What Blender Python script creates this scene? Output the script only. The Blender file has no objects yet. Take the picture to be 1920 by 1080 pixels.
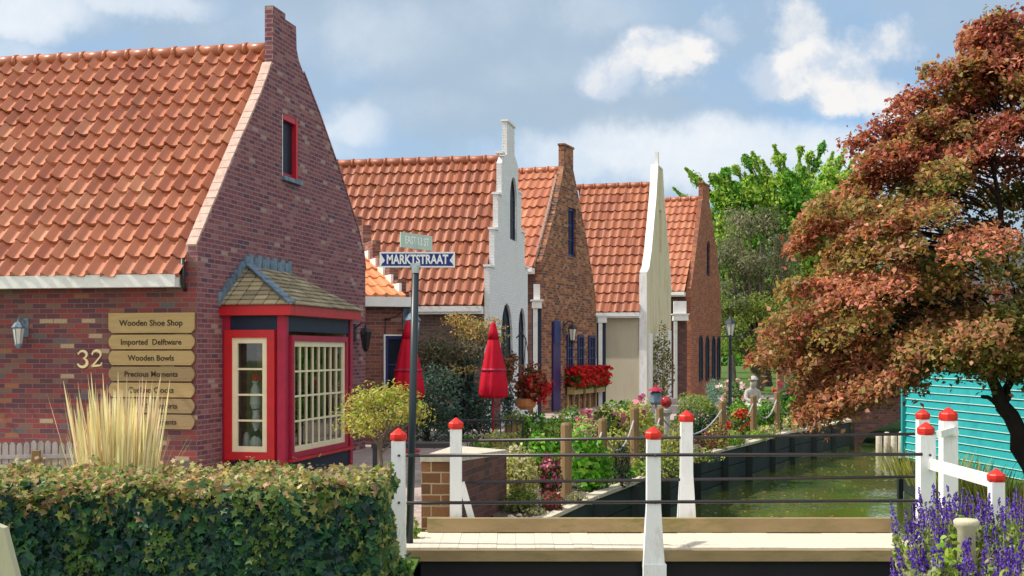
import bpy, math, random
import numpy as np
from mathutils import Vector, Matrix
from mathutils.geometry import tessellate_polygon
R = math.radians
PI = math.pi
random.seed(7)
rng = np.random.default_rng(11)
SC = bpy.context.scene
COL = SC.collection

# ------------------------------------------------------------------ camera
CAMZ = 2.0
F = 2400.0      # focal length in pixels of the 1920 wide photograph
HZ = 660.0      # horizon row
cam_d = bpy.data.cameras.new('camera')
cam = bpy.data.objects.new('camera', cam_d)
COL.objects.link(cam)
cam.location = (0, 0, CAMZ)
cam.rotation_euler = (R(90), 0, 0)
cam_d.sensor_width = 36
cam_d.lens = 45
cam_d.shift_y = 0.0625
cam_d.clip_start = 0.1
cam_d.clip_end = 3000
SC.camera = cam

# ------------------------------------------------------------------ light
SUN = Vector((-0.67, 0.03, 0.74)).normalized()
sun_d = bpy.data.lights.new('sun', 'SUN')
sun_d.energy = 3.7
sun_d.angle = R(0.6)
sun_d.color = (1.0, 0.93, 0.82)
sun = bpy.data.objects.new('sun', sun_d)
COL.objects.link(sun)
sun.location = (-30, -5, 40)
sun.rotation_euler = SUN.to_track_quat('Z', 'Y').to_euler()

SC.view_settings.view_transform = 'Standard'
SC.view_settings.look = 'None'
SC.view_settings.exposure = 0.56
SC.view_settings.gamma = 1.0


class NT:
    """small helper to write node trees"""
    def __init__(s, tree):
        s.t = tree
        s.n = tree.nodes
        s.l = tree.links

    def new(s, typ, **kw):
        n = s.n.new(typ)
        for k, v in kw.items():
            setattr(n, k, v)
        return n

    def link(s, a, b):
        s.l.new(a, b)

    def val(s, sock, v):
        if hasattr(v, 'is_linked') or isinstance(v, bpy.types.NodeSocket):
            s.l.new(v, sock)
        else:
            sock.default_value = v

    def math(s, op, a, b=None, c=None, clamp=False):
        n = s.new('ShaderNodeMath', operation=op, use_clamp=clamp)
        s.val(n.inputs[0], a)
        if b is not None:
            s.val(n.inputs[1], b)
        if c is not None:
            s.val(n.inputs[2], c)
        return n.outputs[0]

    def vmath(s, op, a, b=None, out=0):
        n = s.new('ShaderNodeVectorMath', operation=op)
        s.val(n.inputs[0], a)
        if b is not None:
            s.val(n.inputs[1], b)
        return n.outputs[out]

    def mix(s, fac, a, b, blend='MIX'):
        n = s.new('ShaderNodeMix', data_type='RGBA', blend_type=blend)
        s.val(n.inputs[0], fac)
        s.val(n.inputs[6], a)
        s.val(n.inputs[7], b)
        return n.outputs[2]

    def smooth(s, v, a, b, lo=0.0, hi=1.0):
        n = s.new('ShaderNodeMapRange', interpolation_type='SMOOTHSTEP')
        s.val(n.inputs[0], v)
        n.inputs[1].default_value = a
        n.inputs[2].default_value = b
        n.inputs[3].default_value = lo
        n.inputs[4].default_value = hi
        return n.outputs[0]

    def noise(s, vec, scale, detail=3.0, rough=0.55, out=0, dim='3D'):
        n = s.new('ShaderNodeTexNoise', noise_dimensions=dim)
        if vec is not None:
            s.l.new(vec, n.inputs['Vector'])
        n.inputs['Scale'].default_value = scale
        n.inputs['Detail'].default_value = detail
        n.inputs['Roughness'].default_value = rough
        return n.outputs[out]

    def ramp(s, v, stops, interp='LINEAR'):
        n = s.new('ShaderNodeValToRGB')
        cr = n.color_ramp
        cr.interpolation = interp
        while len(cr.elements) < len(stops):
            cr.elements.new(0.5)
        for e, (p, c) in zip(cr.elements, stops):
            e.position = p
            e.color = (c[0], c[1], c[2], 1)
        s.val(n.inputs[0], v)
        return n.outputs[0]


def c4(c):
    return (c[0], c[1], c[2], 1.0)


# ------------------------------------------------------------------ sky
world = bpy.data.worlds.new('World')
SC.world = world
world.use_nodes = True
w = NT(world.node_tree)
w.n.clear()
tc = w.new('ShaderNodeTexCoord')
gen = tc.outputs['Generated']
skyt = w.new('ShaderNodeTexSky', sky_type='NISHITA')
skyt.sun_disc = False
skyt.sun_elevation = math.asin(SUN.z)
skyt.sun_rotation = math.atan2(SUN.x, SUN.y)
skyt.air_density = 1.0
skyt.dust_density = 0.6
skyt.ozone_density = 2.0
sepd = w.new('ShaderNodeSeparateXYZ')
w.link(gen, sepd.inputs[0])
# direction warped by noise so that cloud rims break up
nz1 = w.new('ShaderNodeTexNoise')
w.link(gen, nz1.inputs['Vector'])
nz1.inputs['Scale'].default_value = 9
nz1.inputs['Detail'].default_value = 8
nz1.inputs['Roughness'].default_value = 0.62
warp = w.vmath('SUBTRACT', nz1.outputs['Color'], (0.5, 0.5, 0.5))
warpd = w.vmath('MULTIPLY', warp, (0.085, 0.085, 0.075))
wd = w.vmath('ADD', gen, warpd)


def cdir(px, py):
    return Vector(((px - 960) / F, 1.0, (HZ - py) / F)).normalized()


def blob_sum(blobs):
    tot = None
    for px, py, rx, ry, k in blobs:
        d = cdir(px, py)
        q = w.vmath('SUBTRACT', wd, tuple(d))
        q = w.vmath('MULTIPLY', q, (F / rx, F / rx, F / ry))
        ln = w.vmath('LENGTH', q, out=1)
        v = w.smooth(ln, 1.25, 0.25, 0.0, k)
        tot = v if tot is None else w.math('MAXIMUM', tot, v)
    return tot


puffs = blob_sum([(1165, 150, 75, 55, 1), (1235, 110, 85, 60, 1), (1290, 85, 55, 50, .9), (1345, 40, 60, 45, .55),
                  (1470, 140, 95, 60, 1), (1560, 120, 115, 75, 1), (1640, 165, 95, 55, 1), (1560, 190, 70, 45, .9),
                  (1690, 190, 90, 55, .85), (1500, 60, 80, 60, .5), (1660, 65, 120, 35, .5), (1270, 170, 80, 24, .3)])
veil = blob_sum([(40, 20, 170, 60, .9), (250, 10, 170, 45, .8), (30, 100, 90, 60, .5), (740, 50, 190, 90, .38), (680, 235, 90, 60, .6),
                 (640, 285, 120, 40, .35), (1100, 300, 240, 60, .65), (1330, 290, 330, 70, .95), (1560, 290, 300, 60, .9),
                 (1800, 300, 250, 90, .7), (900, 20, 170, 60, .3), (980, 130, 150, 60, .25), (480, 60, 200, 60, .3), (820, 200, 160, 50, .22), (1130, 30, 160, 50, .35), (100, 330, 500, 130, .5)])
det = w.noise(gen, 30, 10, 0.66)
pm_ = w.smooth(w.math('ADD', puffs, w.math('MULTIPLY', w.math('SUBTRACT', det, 0.5), 0.95)), 0.10, 0.80)
vm_ = w.smooth(w.math('ADD', veil, w.math('MULTIPLY', w.math('SUBTRACT', nz1.outputs['Fac'], 0.5), 0.9)), 0.05, 1.0)
# far cloud field for the rest of the dome
stretch = w.vmath('MULTIPLY', gen, (1, 1, 2.2))
fld = w.noise(stretch, 3.2, 7, 0.58)
grey = w.smooth(w.math('ADD', fld, w.math('MULTIPLY', sepd.outputs[2], 0.75)), 0.40, 0.78, 0.0, 0.92)
base = w.mix(0.7, skyt.outputs[0], (1.35, 2.55, 4.2, 1))
fac_low = w.smooth(sepd.outputs[2], 0.0, 0.2, 0.45, 0.0)
base = w.mix(fac_low, base, (3.6, 4.7, 5.8, 1))
s1 = w.mix(grey, base, (2.25, 2.85, 3.5, 1))
behind = w.smooth(sepd.outputs[1], 0.25, -0.35)  # unseen bright cloud bank added behind the camera for fill light
s1 = w.mix(w.math('MULTIPLY', behind, w.smooth(fld, 0.30, 0.55, 0.45, 1.0)), s1, (7.4, 7.3, 7.1, 1))
vdet = w.mix(det, (3.4, 4.0, 4.7, 1), (5.0, 5.1, 5.2, 1))
s2 = w.mix(vm_, s1, vdet)
shade_n = w.smooth(w.noise(wd, 17, 4, 0.5), 0.35, 0.65)
shade_n = w.smooth(w.math('ADD', shade_n, w.math('MULTIPLY', det, .5)), .3, 1.1)
pc = w.mix(shade_n, (3.1, 3.6, 4.3, 1), (4.9, 4.85, 4.8, 1))
s3 = w.mix(pm_, s2, pc)
bgn = w.new('ShaderNodeBackground')
w.link(s3, bgn.inputs[0])
bgn.inputs[1].default_value = 0.13
outw = w.new('ShaderNodeOutputWorld')
w.link(bgn.outputs[0], outw.inputs[0])


# ------------------------------------------------------------------ materials
def newmat(name):
    m = bpy.data.materials.new(name)
    m.use_nodes = True
    t = NT(m.node_tree)
    t.n.clear()
    out = t.new('ShaderNodeOutputMaterial')
    return m, t, out


def principled(t, out, col, rough=0.6, spec=0.3, metal=0.0, normal=None):
    b = t.new('ShaderNodeBsdfPrincipled')
    t.val(b.inputs['Base Color'], col)
    t.val(b.inputs['Roughness'], rough)
    b.inputs['Specular IOR Level'].default_value = spec
    b.inputs['Metallic'].default_value = metal
    if normal is not None:
        t.link(normal, b.inputs['Normal'])
    t.link(b.outputs[0], out.inputs[0])
    return b


def pm(name, col, rough=0.6, var=0.18, scale=6.0, bump=0.0, spec=0.3, metal=0.0, dirt=None, dscale=2.5, stretch=(1, 1, 1), damt=0.6):
    m, t, out = newmat(name)
    tc = t.new('ShaderNodeTexCoord')
    v = t.vmath('MULTIPLY', tc.outputs['Object'], stretch)
    n = t.noise(v, scale, 6, 0.6)
    a = tuple(max(0, x * (1 - var)) for x in col)
    b = tuple(min(1, x * (1 + var)) for x in col)
    c = t.ramp(n, [(0.25, a), (0.75, b)])
    if dirt is not None:
        dn = t.noise(v, dscale, 8, 0.65)
        dn2 = t.noise(v, dscale * 7, 5, 0.65)
        dsum = t.math('ADD', t.math('MULTIPLY', dn, 0.65), t.math('MULTIPLY', dn2, 0.35))
        c = t.mix(t.smooth(dsum, 0.48, 0.66, 0, damt), c, c4(dirt))
    nrm = None
    if bump:
        bn = t.new('ShaderNodeBump')
        bn.inputs['Strength'].default_value = bump
        bn.inputs['Distance'].default_value = 0.02
        t.link(t.noise(v, scale * 6, 5, 0.6), bn.inputs['Height'])
        nrm = bn.outputs[0]
    principled(t, out, c, rough, spec, metal, nrm)
    return m


def brick_mat(name, palette, mortar, bw=0.235, bh=0.076, ms=0.007, rough=0.85, bump=0.6, stain=0.25):
    m, t, out = newmat(name)
    uv = t.new('ShaderNodeUVMap')
    uv.uv_map = 'UVMap'
    wob = t.vmath('MULTIPLY', t.vmath('SUBTRACT', t.noise(uv.outputs[0], 7, 3, 0.5, out=1), (0.5, 0.5, 0.5)), (0.012, 0.012, 0))
    p = t.vmath('ADD', uv.outputs[0], wob)
    bt = t.new('ShaderNodeTexBrick')
    t.link(p, bt.inputs['Vector'])
    bt.inputs['Color1'].default_value = (0, 0, 0, 1)
    bt.inputs['Color2'].default_value = (1, 1, 1, 1)
    bt.inputs['Mortar'].default_value = (0, 0, 0, 1)
    bt.inputs['Scale'].default_value = 1
    bt.inputs['Mortar Size'].default_value = ms
    bt.inputs['Mortar Smooth'].default_value = 0.25
    bt.inputs['Bias'].default_value = 0
    bt.inputs['Brick Width'].default_value = bw
    bt.inputs['Row Height'].default_value = bh
    c = t.ramp(bt.outputs['Color'], palette, 'CONSTANT')
    fine = t.noise(p, 55, 4, 0.6)
    c = t.mix(t.smooth(fine, 0.35, 0.75, 0, 0.45), c, (0.06, 0.035, 0.035, 1))
    st = t.noise(p, 0.9, 6, 0.6)
    c = t.mix(t.smooth(st, 0.45, 0.75, 0, stain), c, (0.05, 0.03, 0.035, 1))
    mc = t.mix(fine, c4([x * 0.7 for x in mortar]), c4([x * 1.2 for x in mortar]))
    c = t.mix(bt.outputs['Fac'], c, mc)
    bn = t.new('ShaderNodeBump')
    bn.inputs['Strength'].default_value = bump
    bn.inputs['Distance'].default_value = 0.012
    h = t.math('SUBTRACT', t.math('MULTIPLY', fine, 0.5), t.math('MULTIPLY', bt.outputs['Fac'], 1.0))
    t.link(h, bn.inputs['Height'])
    principled(t, out, c, rough, 0.2, 0, bn.outputs[0])
    return m


def tile_mat(name, stops, rough=0.5):
    m, t, out = newmat(name)
    uv = t.new('ShaderNodeUVMap')
    uv.uv_map = 'UVMap'
    fl = t.vmath('FLOOR', uv.outputs[0])
    wn = t.new('ShaderNodeTexWhiteNoise', noise_dimensions='2D')
    t.link(fl, wn.inputs['Vector'])
    c = t.ramp(wn.outputs['Value'], stops)
    patch = t.noise(uv.outputs[0], 0.35, 5, 0.6)
    c = t.mix(t.smooth(patch, 0.45, 0.75, 0, 0.28), c, (0.24, 0.10, 0.065, 1))
    grime = t.noise(uv.outputs[0], 6, 6, 0.65)
    c = t.mix(t.smooth(grime, 0.52, 0.78, 0, 0.4), c, (0.16, 0.07, 0.05, 1))
    sv = t.vmath('MULTIPLY', uv.outputs[0], (1.3, .16, 1))
    c = t.mix(t.smooth(t.noise(sv, 1.0, 6, 0.65), 0.52, 0.72, 0, 0.42), c, (0.17, 0.085, 0.055, 1))
    lich = t.noise(uv.outputs[0], 3.1, 7, 0.7)
    c = t.mix(t.smooth(lich, 0.62, 0.72, 0, 0.28), c, (0.46, 0.36, 0.22, 1))
    bn = t.new('ShaderNodeBump')
    bn.inputs['Strength'].default_value = 0.15
    bn.inputs['Distance'].default_value = 0.01
    t.link(grime, bn.inputs['Height'])
    principled(t, out, c, rough, 0.4, 0, bn.outputs[0])
    return m


def leaf_mat(name, trans=0.35, rough=0.5, spec=0.25):
    m, t, out = newmat(name)
    at = t.new('ShaderNodeAttribute')
    at.attribute_name = 'Col'
    b = t.new('ShaderNodeBsdfPrincipled')
    t.link(at.outputs['Color'], b.inputs['Base Color'])
    b.inputs['Roughness'].default_value = rough
    b.inputs['Specular IOR Level'].default_value = spec
    tr = t.new('ShaderNodeBsdfTranslucent')
    t.link(t.mix(1.0, at.outputs['Color'], (1.25, 1.2, 0.7, 1), 'MULTIPLY'), tr.inputs['Color'])
    mx = t.new('ShaderNodeMixShader')
    mx.inputs[0].default_value = trans
    t.link(b.outputs[0], mx.inputs[1])
    t.link(tr.outputs[0], mx.inputs[2])
    t.link(mx.outputs[0], out.inputs[0])
    return m


def glass_mat(name):
    m, t, out = newmat(name)
    tp = t.new('ShaderNodeBsdfTransparent')
    tp.inputs[0].default_value = (0.86, 0.9, 0.9, 1)
    gl = t.new('ShaderNodeBsdfGlossy')
    gl.inputs['Roughness'].default_value = 0.02
    fr = t.new('ShaderNodeFresnel')
    fr.inputs[0].default_value = 1.5
    tcn = t.new('ShaderNodeTexCoord')
    bn = t.new('ShaderNodeBump')
    bn.inputs['Strength'].default_value = 0.06
    t.link(t.noise(tcn.outputs['Object'], 2.0, 2, 0.5), bn.inputs['Height'])
    t.link(bn.outputs[0], gl.inputs['Normal'])
    mx = t.new('ShaderNodeMixShader')
    t.link(t.math('MULTIPLY', fr.outputs[0], 1.3, clamp=True), mx.inputs[0])
    t.link(tp.outputs[0], mx.inputs[1])
    t.link(gl.outputs[0], mx.inputs[2])
    t.link(mx.outputs[0], out.inputs[0])
    return m


def ground_mat(name, c1, c2, scale, c3=None, bump=0.5, fine=40):
    m, t, out = newmat(name)
    tcn = t.new('ShaderNodeTexCoord')
    n = t.noise(tcn.outputs['Object'], scale, 7, 0.62)
    c = t.ramp(n, [(0.3, c1), (0.7, c2)])
    f = t.noise(tcn.outputs['Object'], fine, 5, 0.65)
    if c3:
        c = t.mix(t.smooth(f, 0.5, 0.65, 0, 0.7), c, c4(c3))
    bn = t.new('ShaderNodeBump')
    bn.inputs['Strength'].default_value = bump
    bn.inputs['Distance'].default_value = 0.03
    t.link(f, bn.inputs['Height'])
    principled(t, out, c, 0.9, 0.15, 0, bn.outputs[0])
    return m


def water_mat():
    m, t, out = newmat('canal_water')
    tcn = t.new('ShaderNodeTexCoord')
    v = t.vmath('MULTIPLY', tcn.outputs['Object'], (1.0, 0.55, 1))
    n = t.noise(v, 2.2, 3, 0.5)
    n2 = t.noise(v, 15, 2, 0.5)
    # ripple patches: calm near the bridge, ruffled further off
    pt = t.smooth(t.noise(tcn.outputs['Object'], 0.22, 3, 0.5), 0.46, 0.62, 0.12, 1.0)
    h = t.math('ADD', t.math('MULTIPLY', n, 0.35), t.math('MULTIPLY', t.math('MULTIPLY', n2, 0.75), pt))
    bn = t.new('ShaderNodeBump')
    bn.inputs['Strength'].default_value = 0.32
    bn.inputs['Distance'].default_value = 0.07
    t.link(h, bn.inputs['Height'])
    col = t.ramp(t.noise(tcn.outputs['Object'], 0.35, 4, 0.5), [(0.3, (0.04, 0.09, 0.018)), (0.7, (0.12, 0.125, 0.02))])
    b = principled(t, out, col, 0.03, 0.9, 0, bn.outputs[0])
    b.inputs['IOR'].default_value = 1.33
    return m


M = {}
M['brick_front'] = brick_mat('multicoloured brick', [
    (0.0, (.15, .050, .060)), (.16, (.21, .056, .062)), (.30, (.12, .052, .065)), (.42, (.26, .058, .056)), (.52, (.17, .072, .075)),
    (.62, (.22, .092, .070)), (.72, (.28, .06, .055)), (.80, (.20, .115, .09)), (.89, (.44, .32, .20)), (.92, (.12, .115, .12)), (.95, (.32, .13, .07))],
    (.19, .13, .125), stain=0.2)
M['brick_gable'] = brick_mat('purple brick', [
    (0.0, (.25, .078, .098)), (.22, (.19, .062, .088)), (.42, (.29, .105, .115)), (.62, (.23, .085, .115)), (.8, (.34, .15, .155)), (.90, (.13, .06, .10)),
    (.95, (.42, .28, .25))], (.30, .215, .21), stain=0.12, ms=.010)
M['brick_link'] = brick_mat('old red brick', [
    (0.0, (.24, .085, .06)), (.25, (.17, .065, .055)), (.5, (.28, .11, .08)), (.75, (.20, .09, .075)), (.9, (.36, .22, .17))], (.26, .19, .17))
M['brick_h3'] = brick_mat('speckled orange brick', [
    (0.0, (.30, .11, .05)), (.25, (.13, .055, .04)), (.42, (.36, .15, .07)), (.6, (.20, .075, .045)), (.8, (.42, .21, .11)), (.93, (.08, .05, .05))],
    (.30, .22, .16), bw=.24, bh=.085)
M['brick_h5'] = brick_mat('orange red brick', [
    (0.0, (.33, .11, .055)), (.3, (.26, .085, .05)), (.6, (.38, .145, .075)), (.85, (.23, .085, .06))], (.33, .20, .14), bw=.24, bh=.09, ms=.006)
M['brick_mauve'] = brick_mat('dull mauve brick', [
    (0.0, (.17, .115, .10)), (.3, (.13, .09, .085)), (.6, (.21, .14, .12)), (.85, (.16, .12, .115))], (.20, .16, .15), ms=.008)
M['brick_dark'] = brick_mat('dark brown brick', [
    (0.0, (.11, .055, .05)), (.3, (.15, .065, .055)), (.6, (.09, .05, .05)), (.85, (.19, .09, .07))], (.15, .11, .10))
M['brick_pier'] = brick_mat('brown pier brick', [
    (0.0, (.25, .115, .055)), (.3, (.20, .09, .045)), (.6, (.30, .14, .065)), (.85, (.17, .08, .045))], (.46, .34, .20), bw=.215, bh=.115, ms=.009)
M['brick_white'] = brick_mat('white painted brick', [
    (0.0, (.80, .81, .82)), (.4, (.83, .84, .85)), (.7, (.78, .80, .82)), (.9, (.85, .85, .85))], (.70, .72, .74), ms=.009, bump=.8, stain=0.07)
M['tile'] = tile_mat('terracotta pantile', [(0, (.36, .118, .064)), (.3, (.43, .152, .082)), (.6, (.49, .188, .10)), (.85, (.39, .13, .07)), (1, (.54, .24, .135))], .36)
M['tile_deep'] = tile_mat('deep terracotta pantile', [(0, (.24, .070, .036)), (.35, (.31, .098, .048)), (.7, (.36, .122, .058)), (1, (.27, .08, .042))])
M['tile_orange'] = tile_mat('orange pantile', [(0, (.56, .18, .06)), (.5, (.66, .24, .085)), (1, (.60, .20, .075))])
M['white'] = pm('white paint', (.80, .81, .82), .5, .05, 3, .25, dirt=(.46, .43, .36), dscale=3.5, damt=.55, stretch=(2, 2, .5))
M['white_trim'] = pm('white trim paint', (.74, .74, .73), .55, .06, 5, .08, dirt=(.45, .42, .37), dscale=3, damt=.35)
M['cream'] = pm('cream paint', (.78, .70, .48), .5, .06, 6, .05, dirt=(.55, .47, .30), dscale=5, damt=.25)
M['stucco'] = pm('beige stucco', (.50, .45, .34), .9, .10, 2.0, .35, dirt=(.34, .31, .24), dscale=1.0, stretch=(1, 1, .35), damt=.5)
M['stucco_gable'] = pm('pale beige stucco', (.60, .52, .36), .9, .12, 2.0, .6, dirt=(.38, .32, .21), dscale=1.1, stretch=(1.2, 1.2, .5), damt=.6)
M['coping'] = pm('sunlit pale mortar coping', (.56, .39, .33), .9, .22, 9, .4, dirt=(.40, .24, .19), dscale=5)
M['red'] = pm('bright red paint', (.50, .012, .018), .42, .12, 6, .06, spec=.4, dirt=(.30, .02, .03), dscale=4, damt=.4)
M['red_deep'] = pm('dark red paint', (.36, .014, .048), .45, .14, 6, .06, dirt=(.2, .02, .03), dscale=4, damt=.4)
M['red_cap'] = pm('red post cap paint', (.62, .022, .012), .35, .10, 9, .05, spec=.45, dirt=(.42, .03, .02), dscale=9, damt=.4)
M['navy'] = pm('navy panel paint', (.012, .022, .05), .5, .2, 6)
M['lead'] = pm('blue grey lead', (.15, .21, .28), .5, .5, 9, .2, dirt=(.05, .07, .10), dscale=7, stretch=(1, 1, .6), damt=.8)
M['shingle'] = brick_mat('brown slate shingle', [
    (0.0, (.38, .31, .19)), (.25, (.30, .25, .16)), (.5, (.44, .37, .23)), (.75, (.26, .22, .15)), (.9, (.50, .42, .28))], (.09, .07, .045), bw=.21, bh=.125, ms=.008, bump=1.0)
M['sign_wood'] = pm('routed yellow wood', (.40, .285, .125), .65, .2, 3.5, .12, dirt=(.30, .19, .07), dscale=4, stretch=(.5, 1, 5), damt=.55)
M['sign_wood_old'] = pm('weathered brown wood', (.29, .205, .10), .7, .25, 3.5, .15, dirt=(.20, .15, .09), dscale=3, stretch=(.5, 1, 5), damt=.7)
M['letter_dark'] = pm('dark carved lettering', (.035, .022, .015), .7, .1)
M['number'] = pm('cream numeral', (.80, .66, .38), .45, .06)
M['black_metal'] = pm('black metal', (.018, .019, .022), .42, .2, 10, .05, spec=.45)
M['rail_metal'] = pm('dark brown rail metal', (.035, .026, .03), .38, .25, 10, .05, spec=.5)
M['pole'] = pm('dark green pole', (.012, .024, .032), .4, .2, 8, spec=.45)
M['galv'] = pm('galvanised bracket', (.40, .45, .46), .4, .2, 10, metal=.6)
M['sign_blue'] = pm('blue sign sheet', (.012, .02, .20), .35, .05, 4)
M['sign_white'] = pm('white sign sheet', (.80, .80, .84), .35, .04, 4)
M['sign_green'] = pm('faded green sign sheet', (.45, .58, .52), .35, .08, 4)
M['blue'] = pm('navy blue paint', (.018, .028, .12), .45, .15, 6)
M['violet'] = pm('deep violet paint', (.035, .013, .085), .45, .2, 6)
M['umbrella'] = pm('red canvas', (.50, .008, .028), .75, .12, 5, .1, spec=.15)
M['wood_post'] = pm('weathered brown timber', (.24, .155, .075), .8, .25, 4, .3, dirt=(.12, .09, .06), dscale=3, stretch=(3, 3, .6))
M['wood_grey'] = pm('grey weathered timber', (.42, .39, .39), .85, .2, 4, .3, dirt=(.2, .18, .16), dscale=3, stretch=(3, 3, .6))
M['deck'] = pm('sun bleached deck boards', (.62, .55, .45), .8, .16, 5, .25, dirt=(.42, .37, .28), dscale=5, stretch=(3, .6, 1))
M['beam'] = pm('mossy brown beam', (.30, .22, .115), .85, .25, 3, .3, dirt=(.16, .16, .05), dscale=2.5, stretch=(.5, 1, 1.5), damt=.75)
M['dark_timber'] = pm('tarred bulkhead timber', (.017, .026, .028), .7, .35, 2, .4, dirt=(.05, .07, .03), dscale=1.2, stretch=(1, 1, .4))
M['algae_timber'] = pm('algae covered timber', (.035, .055, .022), .6, .4, 3, .4, dirt=(.09, .12, .03), dscale=2.5, stretch=(.6, .6, 1.5), damt=.8)
M['girder'] = pm('dark girder', (.012, .012, .018), .6, .3, 3)
M['coping_stone'] = pm('pale gravel edging', (.56, .50, .40), .9, .25, 9, .5, dirt=(.3, .26, .2), dscale=4)
M['teal'] = pm('teal clapboard paint', (.024, .34, .36), .5, .10, 2.5, .08, dirt=(.012, .20, .24), dscale=1.3, damt=.5)
M['teal_highlight'] = pm('pale clapboard edge highlight', (.55, .78, .74), .6, .1, 4)
M['dark_roof'] = pm('dark roofing', (.05, .05, .055), .8, .2, 4, .2)
M['bark'] = pm('dark tree bark', (.030, .022, .022), .9, .4, 6, .6, stretch=(1, 1, .35))
M['bark_grey'] = pm('grey tree bark', (.14, .11, .085), .9, .3, 6, .6, stretch=(1, 1, .35))
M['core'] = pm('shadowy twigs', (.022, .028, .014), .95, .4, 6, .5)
M['leaf'] = leaf_mat('leaf', .43)
M['leaf_thick'] = leaf_mat('thick leaf', .15, .5, .25)
M['petal'] = leaf_mat('petal', .3, .6, .15)
M['straw'] = leaf_mat('dry straw', .3, .6, .2)
M['glass'] = glass_mat('window glass')
M['glass_dark'] = pm('dark window glass', (.014, .018, .03), .3, .4, 2, spec=.07)
M['lamp_glass'] = pm('frosted lantern glass', (.55, .55, .50), .25, .1, 4)
M['interior'] = pm('shop interior plaster', (.46, .36, .26), .8, .3, 2)
M['lace'] = pm('white lace curtain', (.74, .68, .62), .9, .25, 9)
M['china'] = pm('white glazed china', (.75, .74, .72), .2, .06, 5, spec=.5)
M['stone'] = pm('grey garden stone', (.42, .40, .37), .85, .2, 8, .4, dirt=(.25, .24, .2), dscale=6)
M['terracotta'] = pm('terracotta pot', (.46, .20, .075), .8, .2, 7, .2)
M['gazing'] = pm('red glazed ball', (.30, .012, .015), .08, .05, 3, spec=.6)
M['skin_wood'] = pm('pale greenish weathered board', (.50, .47, .33), .8, .14, 3, .25, dirt=(.38, .36, .22), dscale=3, stretch=(3, 3, .4))
M['ground'] = ground_mat('lawn', (.055, .10, .02), (.10, .17, .03), .8, (.035, .07, .015))
M['soil'] = ground_mat('garden soil', (.06, .048, .042), (.13, .105, .09), 2.0, (.20, .17, .14), .8, 22)
M['paving'] = brick_mat('pink brick paving', [(0, (.46, .36, .33)), (.4, (.52, .41, .37)), (.7, (.42, .33, .31)), (.9, (.55, .45, .40))], (.38, .32, .29), bw=.22, bh=.11)
M['water'] = water_mat()


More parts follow.
